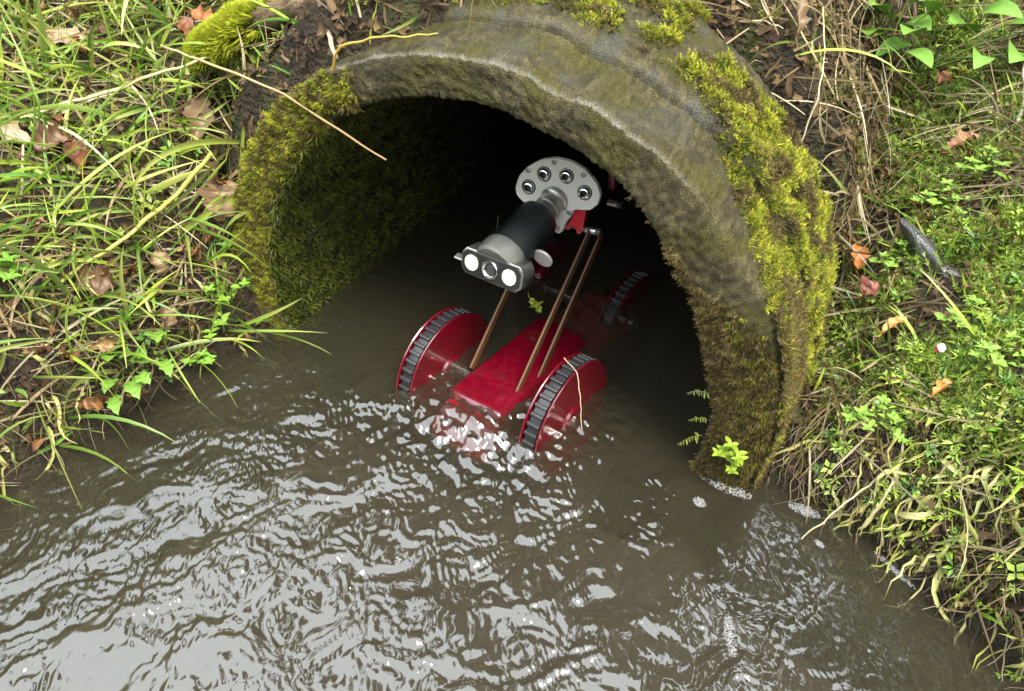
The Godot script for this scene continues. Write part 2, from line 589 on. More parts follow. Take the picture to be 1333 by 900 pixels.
func build_culvert() -> void:
	var pipe := thing("concrete_culvert", "mossy round concrete culvert pipe with broken rim at the stream", "culvert", Vector3(0, AXIS_Y, 0))
	var off := Vector3(0, -AXIS_Y, 0)
	var seg := 860
	# the barrel: bore, mouth, spigot
	var g := Geo.new()
	var rows := []                              # [kind, value]: bore by z, face by fraction, spigot by z
	for z: float in [-3.6, -2.6, -1.8, -1.3, -1.0, -0.8, -0.65, -0.5]:
		rows.append([0, z])
	for k in 24:
		rows.append([0, -0.42 + k * 0.0175])
	rows.append([0, -0.008])
	for k in 25:
		rows.append([1, k / 24.0])
	for k in 14:
		rows.append([2, -0.0045 - k * 0.0065])
	rows.append([2, -0.096])
	for row in rows:
		for s in seg + 1:
			var deg := -180.0 + 360.0 * s / seg + 90.0
			var d2 := deg if deg <= 180.0 + 40.0 else deg - 360.0
			var p: Vector3
			var col: Color
			if row[0] == 0:
				var z: float = row[1]
				var r := lerpf(rim_in(d2), R_IN, smoothstep(0.0, -0.06, z))
				var m := inner_moss(d2, z)
				r -= m * (0.006 + 0.006 * n_fine.get_noise_2d(d2 * 0.6, z * 60.0)) + 0.0016 * n_fine.get_noise_2d(d2 * 0.4, z * 45.0)
				p = on_pipe(d2, r, z)
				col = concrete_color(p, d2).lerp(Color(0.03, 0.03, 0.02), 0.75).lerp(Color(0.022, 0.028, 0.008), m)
			elif row[0] == 1:
				var f: float = row[1]
				var r := lerpf(rim_in(d2) + 0.002, rim_out(d2) - 0.003, f)
				var m := face_moss(d2, f)
				var roundness := 0.0035 * pow(absf(f * 2.0 - 1.0), 4.0)
				var q := on_pipe(d2, r, 0.0)
				var wear := (0.0035 * n_soft.get_noise_2d(q.x * 13.0, q.y * 13.0) + 0.0022 * n_fine.get_noise_2d(q.x * 60.0, q.y * 60.0) + 0.0011 * n_fine.get_noise_2d(q.x * 190.0, q.y * 190.0)) * (1.0 - pow(f, 6.0))
				p = on_pipe(d2, r, -roundness + wear + m * (0.006 + 0.004 * n_fine.get_noise_2d(q.x * 90.0, q.y * 90.0)) * (1.0 - pow(f, 6.0)))
				col = concrete_color(p, d2)
				col = col.lerp(Color(0.27, 0.25, 0.20), smoothstep(0.955, 1.0, f) * smoothstep(46.0, 60.0, d2) * (0.75 + 0.5 * n_soft.get_noise_1d(d2 * 0.5)))
				col = col.lerp(Color(0.05, 0.045, 0.016), m * 0.9)
			else:
				var z: float = row[1]
				var m := moss_out(d2, z)
				var r := lerpf(rim_out(d2) - 0.003, outer_radius(d2, z) + m * 0.008, smoothstep(-0.0045, -0.009, z))
				p = on_pipe(d2, r, z)
				col = concrete_color(p, d2).lerp(Color(0.12, 0.115, 0.09), 0.35 * smoothstep(0.1, 0.5, n_soft.get_noise_2d(d2 * 0.10, z * 9.0)))
				col = col.lerp(Color(0.27, 0.25, 0.20), smoothstep(-0.0105, -0.005, z) * smoothstep(46.0, 60.0, d2) * (0.75 + 0.5 * n_soft.get_noise_1d(d2 * 0.5)))
				col = col.lerp(Color(0.05, 0.05, 0.012), m)
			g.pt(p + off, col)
	for r in rows.size() - 1:
		for s in seg:
			var a := r * (seg + 1) + s
			g.quad(a, a + 1, a + seg + 2, a + seg + 1)
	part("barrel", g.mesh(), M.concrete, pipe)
	# the collar behind the spigot
	g = Geo.new()
	var zs := [-0.0975, -0.100, -0.104, -0.110]
	while zs[-1] > -0.318:
		zs.append(zs[-1] - 0.0065)
	zs.append_array([-0.326, -0.331, -0.334])
	for k in zs.size() + 1:
		for s in seg + 1:
			var deg := -180.0 + 360.0 * s / seg + 90.0
			var d2 := deg if deg <= 180.0 + 40.0 else deg - 360.0
			if k == zs.size():
				g.pt(on_pipe(d2, 0.40, -0.338) + off, Color(0.05, 0.045, 0.03))
				continue
			var z: float = zs[k]
			var r := outer_radius(d2, z) - 0.006 * smoothstep(-0.32, -0.334, z)
			if k == 0:
				r = R_OUT - 0.003
			var m := moss_out(d2, z)
			var puff := m * (0.011 + 0.009 * n_soft.get_noise_2d(d2 * 0.14, z * 20.0) + 0.005 * n_soft.get_noise_2d(d2 * 0.42, z * 52.0) + 0.005 * n_fine.get_noise_2d(d2 * 0.5, z * 60.0))
			var p := on_pipe(d2, r + puff, z)
			var col := concrete_color(p, d2)
			col = col.lerp(Color(0.19, 0.18, 0.15), smoothstep(-0.109, -0.104, z) * smoothstep(-0.0985, -0.102, z) * 0.35)
			col = col.lerp(Color(0.11, 0.11, 0.095), 0.6 * smoothstep(0.15, 0.5, n_soft.get_noise_2d(d2 * 0.11 + 30.0, z * 11.0)))
			col = col.lerp(Color(0.05, 0.05, 0.012), m)
			g.pt(p + off, col)
	for r in zs.size():
		for s in seg:
			var a := r * (seg + 1) + s
			g.quad(a, a + 1, a + seg + 2, a + seg + 1)
	part("collar", g.mesh(), M.concrete, pipe)
	g = Geo.new()
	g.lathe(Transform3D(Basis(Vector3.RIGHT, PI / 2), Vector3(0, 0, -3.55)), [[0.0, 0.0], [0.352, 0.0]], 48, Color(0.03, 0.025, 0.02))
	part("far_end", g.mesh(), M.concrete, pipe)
	moss_on_pipe(pipe)


# ---------------------------------------------------------------- leaves, blades, moss
func aim(dir: Vector3, hint: Vector3) -> Basis:
	var y := dir.normalized()
	var x := y.cross(hint)
	x = x.normalized() if x.length() > 0.01 else y.cross(Vector3(0.3, 0.2, 0.9)).normalized()
	return Basis(x, y, x.cross(y))


# a leaf along +y with its upper face towards +z
func leaf_mesh(length: float, width: float, curl: float, fold: float, lobes: int, depth: float, a: Color, b: Color, crumple := 0.0) -> ArrayMesh:
	var g := Geo.new()
	var rows := 12 if lobes == 0 else lobes * 5
	var y := 0.0
	var z := 0.0
	var tilt := curl * 0.3
	for r in rows + 1:
		var t := float(r) / rows
		var w := width * 0.5 * pow(sin(PI * pow(t, 0.8)), 0.75)
		if lobes > 0:
			w *= 1.0 - depth * (0.5 + 0.5 * cos(TAU * t * lobes))
		w *= 1.0 + crumple * 3.0 * n_soft.get_noise_2d(t * 5.0 + length * 700.0, width * 300.0)
		w = maxf(w, width * 0.02)
		for k in 5:
			var s := (k - 2) / 2.0
			var bump := crumple * (n_soft.get_noise_2d(s * 1.3 + length * 900.0, t * 4.0) + 0.5 * n_soft.get_noise_2d(s * 3.0, t * 9.0 + width * 900.0))
			var p := Vector3(s * w * cos(fold * absf(s)), y, z + absf(s) * w * sin(fold) + bump * width)
			var vein := 1.0 if k == 2 else 0.35
			g.pt(p, a.lerp(b, clampf(vein * 0.5 + (0.25 + 2.0 * crumple) * n_soft.get_noise_2d(s * 4.0 + width * 500.0, t * 7.0) + 0.3 * t, 0.0, 1.0)))
		y += length / rows * cos(tilt)
		z += length / rows * sin(tilt)
		tilt -= curl / rows
	for r in rows:
		for k in 4:
			var q := r * 5 + k
			g.quad(q, q + 5, q + 6, q + 1)
	return g.mesh()


# a grass blade: a folded ribbon that bends under its own weight and comes to rest on the earth
func blade(g: Geo, base: Vector3, dir: Vector3, length: float, width: float, droop: float, a: Color, b: Color, segs := 7, rest := true) -> void:
	var p := base
	var d := dir.normalized()
	var step := length / segs
	var flat := Vector3(rng.randf_range(-1, 1), rng.randf_range(-0.3, 0.3), rng.randf_range(-1, 1)).normalized()
	var sway := Vector3(rng.randf_range(-1, 1), 0, rng.randf_range(-1, 1)) * 0.10
	var first := g.v.size()
	for k in segs + 1:
		var t := float(k) / segs
		var side := d.cross(flat)
		if side.length() < 0.1:
			side = d.cross(Vector3.UP + flat * 0.3)
		side = side.normalized()
		var nrm := side.cross(d)
		var w := width * 0.5 * (1.0 - pow(t, 2.5)) * (0.75 + 0.5 * minf(t * 3.0, 1.0)) + 0.0002
		var col := a.lerp(b, t)
		g.pt(p - side * w + nrm * w * 0.35, col)
		g.pt(p, col * 0.92)
		g.pt(p + side * w + nrm * w * 0.35, col)
		d = (d + Vector3.DOWN * droop * step * 14.0 * (0.3 + t) + sway).normalized()
		p += d * step
		if rest and k % 2 == 0:
			var h := maxf(land(p.x, p.z, false), -0.01) + 0.006
			if p.y < h:
				p.y = h
				d.y = maxf(d.y, -0.05)
				d = d.normalized()
	for k in segs:
		var q := first + k * 3
		g.quad(q, q + 3, q + 4, q + 1)
		g.quad(q + 1, q + 4, q + 5, q + 2)


# a limp wilted strap: it hangs, with kinks
func kinked(g: Geo, p: Vector3, d: Vector3, length: float, width: float, a: Color, b: Color) -> void:
	var segs := 8
	var first := g.v.size()
	var flat := Vector3(rng.randf_range(-1, 1), rng.randf_range(-0.4, 0.4), rng.randf_range(-0.2, 1)).normalized()
	for k in segs + 1:
		var t := float(k) / segs
		var side := d.cross(flat)
		side = side.normalized() if side.length() > 0.15 else d.cross(Vector3(0.4, 0.5, 0.7)).normalized()
		var w := width * 0.5 * (1.0 - pow(t, 3.0)) * rng.randf_range(0.55, 1.2) + 0.0002
		var col := a.lerp(b, t) * rng.randf_range(0.8, 1.15)
		g.pt(p - side * w, col)
		g.pt(p + d.cross(side) * w * 0.5, col)
		g.pt(p + side * w, col)
		d = (d + Vector3.DOWN * 0.42 + Vector3(rng.randf_range(-1, 1), rng.randf_range(-0.4, 0.5), rng.randf_range(-1, 1)) * 0.75).normalized()
		p += d * length / segs
		p.y = maxf(p.y, -0.008)
	for k in segs:
		var q := first + k * 3
		g.quad(q, q + 3, q + 4, q + 1)
		g.quad(q + 1, q + 4, q + 5, q + 2)


func moss_tuft(spikes: int, length: float, width: float, spread: float, feather := false) -> ArrayMesh:
	var g := Geo.new()
	for s in spikes:
		var a := rng.randf() * TAU
		var lean := rng.randf() * spread
		var d := Vector3(cos(a) * lean, 1.0, sin(a) * lean).normalized()
		var p := Vector3(cos(a), 0, sin(a)) * rng.randf() * length * 0.45
		var side := d.cross(Vector3(sin(a * 3.0), 0.2, cos(a * 5.0))).normalized()
		var l := length * rng.randf_range(0.6, 1.15)
		var shade := rng.randf_range(0.75, 1.15)
		var last := -1
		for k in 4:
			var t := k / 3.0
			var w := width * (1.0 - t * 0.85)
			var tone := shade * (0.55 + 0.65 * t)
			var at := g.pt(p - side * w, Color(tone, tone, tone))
			g.pt(p + side * w, Color(tone, tone, tone))
			if last >= 0:
				g.quad(last, at, at + 1, last + 1)
			last = at
			if feather and k < 3:
				for sd: float in [-1.0, 1.0]:
					var q := g.pt(p, Color(tone, tone, tone))
					g.pt(p + d * l * 0.16, Color(tone, tone, tone))
					g.pt(p + side * sd * width * 4.5 * (1.0 - t * 0.6) + d * l * 0.22, Color(tone * 1.15, tone * 1.15, tone))
					g.tri(q, q + 1, q + 2)
			p += d * l / 3.0
			d = (d + Vector3(cos(a), -0.25, sin(a)) * 0.3 * lean).normalized()
	return g.mesh()


func rosette(n: int, size: float, slim := 0.24) -> ArrayMesh:
	var g := Geo.new()
	for k in n:
		var a := TAU * k / n + rng.randf() * 0.6
		var out := Vector3(cos(a), rng.randf_range(0.25, 0.8), sin(a)).normalized()
		var side := out.cross(Vector3.UP).normalized()
		var l := size * rng.randf_range(0.7, 1.1)
		var tone := rng.randf_range(0.8, 1.15)
		var c := Color(tone, tone, tone)
		var b := g.pt(out * l * 0.1, c * 0.8)
		g.pt(out * l * 0.45 - side * l * slim + Vector3.UP * l * 0.08, c)
		g.pt(out * l * 0.55, c * 0.88)
		g.pt(out * l * 0.45 + side * l * slim + Vector3.UP * l * 0.08, c)
		g.pt(out * l * 1.0 - Vector3.UP * l * 0.15, c * 1.1)
		g.tri(b, b + 1, b + 2)
		g.tri(b, b + 2, b + 3)
		g.tri(b + 1, b + 4, b + 2)
		g.tri(b + 2, b + 4, b + 3)
	return g.mesh()


func crumb(long: float, wide: float) -> ArrayMesh:
	var g := Geo.new()
	for r in 4:
		for k in 3:
			var s := k - 1.0
			var t := r / 3.0
			var w := wide * rng.randf_range(0.45, 1.15)
			g.pt(Vector3(s * w * 0.5 + rng.randf_range(-0.3, 0.3) * wide, rng.randf_range(0.0, 0.6) * wide + absf(s) * wide * 0.2, (t - 0.5 + rng.randf_range(-0.12, 0.12)) * long), Color.WHITE * rng.randf_range(0.75, 1.1))
	for r in 3:
		for k in 2:
			var q := r * 3 + k
			g.quad(q, q + 3, q + 4, q + 1)
	return g.mesh()


func pick(list: Array) -> Color:
	var c: Color = list[rng.randi() % list.size()]
	return c * rng.randf_range(0.8, 1.2)


func spot(x0: float, x1: float, z0: float, z1: float) -> Vector3:
	# a point of dry land in the rectangle, steep faces as likely as their own area
	for tries in 60:
		var x := rng.randf_range(x0, x1)
		var z := rng.randf_range(z0, z1)
		var h := land(x, z)
		if h < 0.012 or (z < 0.0 and absf(x) < 0.45 and curve(COVER, x) < z + 0.012):
			continue
		if rng.randf() * land_normal(x, z).y > 0.42 + 0.2 * rng.randf():
			continue
		return Vector3(x, h, z)
	return Vector3(0, -5, 0)


const GREENS := [Color(0.10, 0.22, 0.016), Color(0.16, 0.29, 0.020), Color(0.25, 0.36, 0.035), Color(0.05, 0.12, 0.014), Color(0.29, 0.38, 0.045), Color(0.085, 0.21, 0.030)]
const YELLOWS := [Color(0.34, 0.35, 0.10), Color(0.40, 0.38, 0.14), Color(0.28, 0.32, 0.06)]
const STRAWS := [Color(0.36, 0.29, 0.16), Color(0.26, 0.19, 0.09), Color(0.42, 0.36, 0.22), Color(0.17, 0.115, 0.055)]
const EARTHS := [Color(0.050, 0.032, 0.018), Color(0.075, 0.048, 0.025), Color(0.028, 0.019, 0.012), Color(0.13, 0.085, 0.045), Color(0.04, 0.028, 0.018), Color(0.10, 0.065, 0.032)]


func grow_blades(count: int, box: Array, kind: String) -> ArrayMesh:
	var g := Geo.new()
	for k in count:
		var p := spot(box[0], box[1], box[2], box[3])
		if p.y < -1.0:
			continue
		if p.x > -0.50 and p.x < -0.18 and p.z > -0.15 and p.z < 0.02 and rng.randf() < 0.7:
			continue
		var patch := n_soft.get_noise_2d(p.x * 9.0 + 20.0, p.z * 9.0)
		var n := land_normal(p.x, p.z)
		var rnd := Vector3(rng.randf_range(-1, 1), rng.randf_range(-0.2, 0.6), rng.randf_range(-1, 1))
		match kind:
			"grass":
				if patch < -0.12 and rng.randf() < 0.85:
					continue
				var a := pick(GREENS)
				var b := a.lerp(pick(YELLOWS), rng.randf())
				var lay := Vector3(0.5, -0.3, 0.35) * rng.randf_range(-0.4, 1.0)
				blade(g, p, n * 0.32 + Vector3.UP * 0.28 + rnd * 0.85 + lay, rng.randf_range(0.04, 0.17), rng.randf_range(0.0018, 0.0052), rng.randf_range(0.05, 0.8), a, b)
			"broad":
				var a := pick(GREENS).lerp(pick(YELLOWS), rng.randf_range(0.2, 0.9))
				blade(g, p, n * 0.5 + Vector3.UP * 0.35 + rnd * 0.9, rng.randf_range(0.09, 0.24), rng.randf_range(0.0045, 0.0095), rng.randf_range(0.1, 0.8), a, a.lerp(pick(YELLOWS), 0.5), 8)
			"short":
				if p.x > 0.0 and curve(RIGHT_SHORE, p.x) - p.z < 0.11 and rng.randf() < 0.75:
					continue
				if patch < -0.3 and rng.randf() < 0.6:
					continue
				var a := pick(GREENS)
				blade(g, p, n * 0.4 + Vector3.UP * 0.3 + rnd * 0.9, rng.randf_range(0.02, 0.075), rng.randf_range(0.0014, 0.0040), rng.randf_range(0.1, 1.0), a, a.lerp(pick(YELLOWS), rng.randf() * 0.6), 5)
			"straw":
				var a := pick(STRAWS) * (0.6 if p.x > 0.38 else 1.0)
				var along := (rnd - n * rnd.dot(n)).normalized()
				if p.x > 0.40:
					along = (along + Vector3(-0.15, -0.25, 0.9)).normalized()
				blade(g, p + n * 0.005, n * 0.10 + along, rng.randf_range(0.04, 0.16), rng.randf_range(0.0010, 0.0034), rng.randf_range(0.05, 0.7), a, a * rng.randf_range(0.7, 1.4), 7)
			"hanging":
				var a := pick(YELLOWS).lerp(pick(STRAWS), rng.randf() * 0.9)
				kinked(g, p, (n * 0.7 + Vector3(rng.randf_range(-0.5, 0.5), 0.1, 0.4) + rnd * 0.4).normalized(), rng.randf_range(0.03, 0.11), rng.randf_range(0.0026, 0.0074), a, pick(YELLOWS))
	return g.mesh()


func scatter(called: String, meshes: Array, count: int, box: Array, colors: Array, size: Vector2, lift: float, material: Material, label: String, category: String, keep := -2.0, upright := 0.5) -> void:
	var put := []
	var tint := []
	for m in meshes:
		put.append([])
		tint.append(PackedColorArray())
	for k in count:
		var p := spot(box[0], box[1], box[2], box[3])
		if p.y < -1.0:
			continue
		if n_soft.get_noise_2d(p.x * 8.0 - 31.0, p.z * 8.0 + 12.0) < keep:
			continue
		if category != "litter" and p.x > 0.4 and curve(RIGHT_SHORE, p.x) - p.z < 0.10 and rng.randf() < 0.75:
			continue
		if category == "ground cover" and p.x > 0.4 and p.x < 0.50 + 0.03 * n_soft.get_noise_1d(p.z * 14.0):
			continue
		var n := (land_normal(p.x, p.z) * (1.0 - upright) + Vector3.UP * upright + Vector3(rng.randf_range(-1, 1), 0, rng.randf_range(-1, 1)) * 0.35).normalized()
		var b := aim(n, Vector3(rng.randf_range(-1, 1), rng.randf_range(-1, 1), rng.randf_range(-1, 1)))
		var w := rng.randi() % meshes.size()
		put[w].append(Transform3D(b * rng.randf_range(size.x, size.y), p + n * lift))
		tint[w].append(pick(colors))
	var all := Geo.new()
	if meshes.size() == 1:
		many(called, meshes[0], material, put[0], tint[0], self, label, category)
		return
	var o := Node3D.new()
	o.name = called
	add_child(o, true)
	o.set_meta("kind", "stuff")
	o.set_meta("label", label)
	o.set_meta("category", category)
	for w in meshes.size():
		many("pieces", meshes[w], material, put[w], tint[w], o)


func moss_on_pipe(pipe: Node3D) -> void:
	var fine := [moss_tuft(14, 0.007, 0.0006, 1.3), moss_tuft(12, 0.0095, 0.0006, 1.2), moss_tuft(9, 0.010, 0.0006, 1.2, true)]
	var put := [[], [], []]
	var tint := [PackedColorArray(), PackedColorArray(), PackedColorArray()]
	var off := Vector3(0, -AXIS_Y, 0)
	var bright := [Color(0.205, 0.225, 0.018), Color(0.145, 0.170, 0.014), Color(0.27, 0.265, 0.025), Color(0.085, 0.105, 0.010), Color(0.15, 0.13, 0.025)]
	var brown := [Color(0.12, 0.088, 0.032), Color(0.08, 0.06, 0.022), Color(0.15, 0.115, 0.045), Color(0.06, 0.052, 0.016)]
	var dark := [Color(0.035, 0.045, 0.006), Color(0.06, 0.07, 0.009), Color(0.022, 0.028, 0.006), Color(0.12, 0.14, 0.02)]
	var w := 0
	# the outside
	for k in 40000:
		var deg := rng.randf_range(-16.0, 108.0)
		var z := rng.randf_range(-0.335, 0.0)
		var m := moss_out(deg, z)
		if m < rng.randf_range(0.12, 0.75):
			continue
		var r := outer_radius(deg, z)
		if z < -0.0975:
			r += m * (0.011 + 0.009 * n_soft.get_noise_2d(deg * 0.14, z * 20.0) + 0.005 * n_soft.get_noise_2d(deg * 0.42, z * 52.0) + 0.005 * n_fine.get_noise_2d(deg * 0.5, z * 60.0))
		else:
			r += m * 0.008
		var p := on_pipe(deg, r - 0.002, z) + off
		var out := on_pipe(deg, 1.0, 0.0) - Vector3(0, AXIS_Y, 0)
		var n := (out + Vector3.DOWN * 0.25 + Vector3(rng.randf_range(-0.4, 0.4), rng.randf_range(-0.4, 0.4), rng.randf_range(-0.2, 0.5))).normalized()
		w = rng.randi() % 3
		put[w].append(Transform3D(aim(n, Vector3(rng.randf(), rng.randf(), 1)) * rng.randf_range(0.55, 1.25), p))
		var patch := n_soft.get_noise_2d(deg * 0.11 + 8.0, z * 15.0)
		var clump := n_soft.get_noise_2d(deg * 0.42, z * 52.0)
		var c := pick(bright) * (1.15 + 0.75 * clump)
		if patch > 0.05 + rng.randf() * 0.35 or deg < 26.0 and z > -0.09 and rng.randf() < 0.8:
			c = pick(brown)
		tint[w].append(c)
	# the mouth
	for k in 24000:
		var deg := rng.randf_range(-15.0, 200.0)
		var f := rng.randf()
		var m := face_moss(deg, f)
		if m < rng.randf_range(0.1, 0.8):
			continue
		var r := lerpf(rim_in(deg) + 0.002, rim_out(deg) - 0.003, f)
		var p := on_pipe(deg, r, -0.006 * pow(absf(f * 2.0 - 1.0), 4.0) + m * 0.005) + off
		var out := on_pipe(deg, 1.0, 0.0) - Vector3(0, AXIS_Y, 0)
		var n := (Vector3(0, 0, 0.8) + Vector3.DOWN * 0.75 + out * (f - 0.5) + Vector3(rng.randf_range(-0.4, 0.4), rng.randf_range(-0.3, 0.3), 0)).normalized()
		w = rng.randi() % 3
		put[w].append(Transform3D(aim(n, Vector3(rng.randf(), 1, rng.randf())) * rng.randf_range(0.5, 1.2), p))
		var tuft := n_soft.get_noise_2d(deg * 0.42, f * 3.0)
		if deg > 90.0:
			tint[w].append(pick(bright) * (1.0 + 0.8 * tuft) if rng.randf() < 0.6 + 0.5 * tuft else pick(brown))
		else:
			tint[w].append(pick(brown) * (1.0 + 0.5 * tuft) if rng.randf() < 0.85 - 0.4 * tuft or f < 0.4 else pick(bright) * 0.8)
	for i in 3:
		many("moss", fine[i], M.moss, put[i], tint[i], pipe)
	# the wet wall inside
	var wet := [rosette(4, 0.008), moss_tuft(8, 0.012, 0.0008, 1.2)]
	put = [[], []]
	tint = [PackedColorArray(), PackedColorArray()]
	for k in 15000:
		var deg := rng.randf_range(118.0, 198.0)
		var z := -pow(rng.randf(), 1.3) * 0.95
		var m := inner_moss(deg, z)
		if m < rng.randf_range(0.1, 0.8):
			continue
		var p := on_pipe(deg, lerpf(rim_in(deg), R_IN, smoothstep(0.0, -0.06, z)) - m * 0.006, z) + off
		var inw := (Vector3(0, AXIS_Y, 0) - on_pipe(deg, 1.0, 0.0)).normalized()
		var n := (inw + Vector3.DOWN * 0.5 + Vector3(rng.randf_range(-0.4, 0.4), rng.randf_range(-0.4, 0.4), rng.randf_range(-0.4, 0.4))).normalized()
		w = 0 if rng.randf() < 0.45 else 1
		put[w].append(Transform3D(aim(n, Vector3(rng.randf(), 1, rng.randf())) * rng.randf_range(0.6, 1.3), p))
		tint[w].append(pick(dark))
	for i in 2:
		many("wet_moss", wet[i], M.wet_moss, put[i], tint[i], pipe)


func build_growth() -> void:
	var left := [-1.15, -0.355, -0.75, 0.62]
	var right := [0.45, 1.0, -1.15, 0.30]
	var back := [-0.45, 0.47, -0.85, -0.02]
	mass("grass", grow_blades(6200, left, "grass"), M.blade, self, "long tangled green grass hanging over the left bank", "grass")
	mass("broad_grass", grow_blades(330, left, "broad"), M.blade, self, "broad pale green grass blades lying across the left bank", "grass")
	mass("grass_001", grow_blades(2600, right, "short"), M.blade, self, "short matted green grass on the right bank", "grass")
	mass("grass_002", grow_blades(220, right, "grass"), M.blade, self, "longer green blades among the matted right bank", "grass")
	mass("grass_003", grow_blades(200, back, "grass"), M.blade, self, "sparse green grass on the earth above the culvert", "grass")
	mass("dry_grass", grow_blades(2600, left, "straw"), M.blade, self, "dry straw lying among the grass of the left bank", "straw")
	mass("dry_grass_001", grow_blades(300, [0.45, 0.95, -1.0, 0.25], "straw"), M.blade, self, "dead brown stems matted into the right bank", "straw")
	mass("dry_grass_002", grow_blades(2200, back, "straw"), M.blade, self, "dead stems on the dark earth above the culvert", "straw")
	mass("dry_grass_003", grow_blades(800, [0.40, 0.535, -0.75, -0.10], "straw"), M.blade, self, "dead straws and stems filling the gully beside the culvert collar", "straw")
	mass("dry_grass_004", grow_blades(700, [0.595, 0.72, -0.95, -0.42], "straw"), M.dead, self, "brown fibrous dead stems on the peat at the upper right", "straw")
	mass("grass_004", grow_blades(260, [-0.42, -0.10, -0.28, -0.01], "short"), M.blade, self, "green blades hanging down beside the mossy branch", "grass")
	mass("hanging_grass", grow_blades(950, [0.47, 0.95, -0.12, 0.26], "hanging"), M.blade, self, "pale yellow grass hanging off the right bank towards the water", "grass")
	mass("hanging_grass_001", grow_blades(120, [-0.60, -0.37, 0.0, 0.60], "hanging"), M.blade, self, "pale dead stalks trailing from the left bank into the water", "grass")
	var scraps := [leaf_mesh(0.030, 0.020, 1.6, 0.7, 0, 0.0, Color(0.7, 0.6, 0.5), Color(1.2, 1.1, 1.0), 0.25), leaf_mesh(0.024, 0.022, 2.2, 0.9, 2, 0.3, Color(0.6, 0.5, 0.4), Color(1.2, 1.0, 0.9), 0.3), leaf_mesh(0.038, 0.014, 1.0, 0.8, 0, 0.0, Color(0.7, 0.6, 0.5), Color(1.1, 1.0, 0.9), 0.3)]
	scatter("leaf_scraps", scraps, 420, left, [Color(0.14, 0.075, 0.035), Color(0.08, 0.045, 0.022), Color(0.20, 0.12, 0.06), Color(0.24, 0.17, 0.10)], Vector2(0.5, 1.2), 0.010, M.litter, "scraps of rotting brown leaves between the left grass", "litter", -2.0, 0.1)
	scatter("leaf_scraps_001", scraps, 260, [0.50, 1.0, -1.1, 0.28], [Color(0.14, 0.075, 0.035), Color(0.08, 0.045, 0.022), Color(0.16, 0.12, 0.08)], Vector2(0.3, 0.7), 0.006, M.litter, "scraps of rotting brown leaves on the right bank", "litter", -2.0, 0.1)
	var crumbs := [crumb(0.013, 0.006), crumb(0.008, 0.007), crumb(0.024, 0.0022), crumb(0.032, 0.0016), crumb(0.010, 0.004), crumb(0.017, 0.009)]
	scatter("leaf_litter", crumbs, 5200, left, EARTHS, Vector2(0.6, 1.5), 0.003, M.litter, "dark leaf crumbs and bark bits under the left grass", "litter", -2.0, 0.2)
	scatter("leaf_litter_001", crumbs, 5200, [0.45, 1.0, -1.1, 0.28], EARTHS, Vector2(0.6, 1.5), 0.003, M.litter, "brown leaf crumbs and peat bits on the right bank", "litter", -2.0, 0.2)
	scatter("leaf_litter_002", crumbs, 6500, back, EARTHS, Vector2(0.6, 1.6), 0.003, M.litter, "dark bark crumbs on the earth above the culvert", "litter", -2.0, 0.2)
	scatter("ground_cover", [rosette(7, 0.013, 0.11), rosette(6, 0.010, 0.16), rosette(5, 0.017, 0.13), rosette(8, 0.015, 0.09), rosette(4, 0.011, 0.26)], 15000, right, GREENS + [Color(0.24, 0.34, 0.04), Color(0.30, 0.38, 0.06), Color(0.22, 0.36, 0.05), Color(0.30, 0.40, 0.05)], Vector2(0.6, 1.4), 0.012, M.blade, "tiny green leaves of low herbs covering the right bank", "ground cover", -0.1)
	scatter("ground_cover_001", [rosette(5, 0.012), rosette(4, 0.018)], 900, left, GREENS, Vector2(0.6, 1.2), 0.010, M.blade, "small green leaves between the grass of the left bank", "ground cover", 0.05)
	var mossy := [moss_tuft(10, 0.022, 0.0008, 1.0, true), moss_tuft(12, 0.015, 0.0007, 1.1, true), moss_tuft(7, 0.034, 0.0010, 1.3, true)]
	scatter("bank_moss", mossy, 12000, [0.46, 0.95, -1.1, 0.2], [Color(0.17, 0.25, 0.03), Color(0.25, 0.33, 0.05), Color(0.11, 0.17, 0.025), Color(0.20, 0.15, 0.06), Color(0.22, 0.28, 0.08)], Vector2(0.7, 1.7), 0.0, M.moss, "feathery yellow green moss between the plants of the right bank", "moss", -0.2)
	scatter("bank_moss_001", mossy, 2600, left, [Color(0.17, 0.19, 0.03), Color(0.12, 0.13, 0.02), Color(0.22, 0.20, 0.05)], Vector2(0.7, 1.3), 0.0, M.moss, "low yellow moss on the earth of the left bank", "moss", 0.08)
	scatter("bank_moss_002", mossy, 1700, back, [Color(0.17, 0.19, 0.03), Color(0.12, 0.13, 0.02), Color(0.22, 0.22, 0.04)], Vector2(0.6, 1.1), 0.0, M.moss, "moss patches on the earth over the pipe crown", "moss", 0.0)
	# bare roots over the water
	var g := Geo.new()
	for k in 620:
		var x := rng.randf_range(-0.54, -0.375)
		var z := rng.randf_range(-0.01, 0.55)
		var h := land(x, z)
		if h < 0.01:
			continue
		root_strand(g, Vector3(x, h, z), Vector3(rng.randf_range(0.1, 0.9), rng.randf_range(-0.4, 0.5), rng.randf_range(-0.5, 0.6)))
	mass("roots", g.mesh(), M.litter, self, "thin dark bare roots hanging from the left bank", "roots")
	g = Geo.new()
	for k in 700:
		var x := rng.randf_range(0.43, 0.80)
		var z := curve(RIGHT_SHORE, x) - rng.randf_range(0.0, 0.10)
		var h := land(x, z)
		if h < 0.01:
			continue
		root_strand(g, Vector3(x, h, z), Vector3(rng.randf_range(-0.6, 0.5), rng.randf_range(-0.4, 0.4), rng.randf_range(0.2, 0.9)))
	mass("roots_001", g.mesh(), M.litter, self, "thin dark bare roots along the foot of the right bank", "roots")


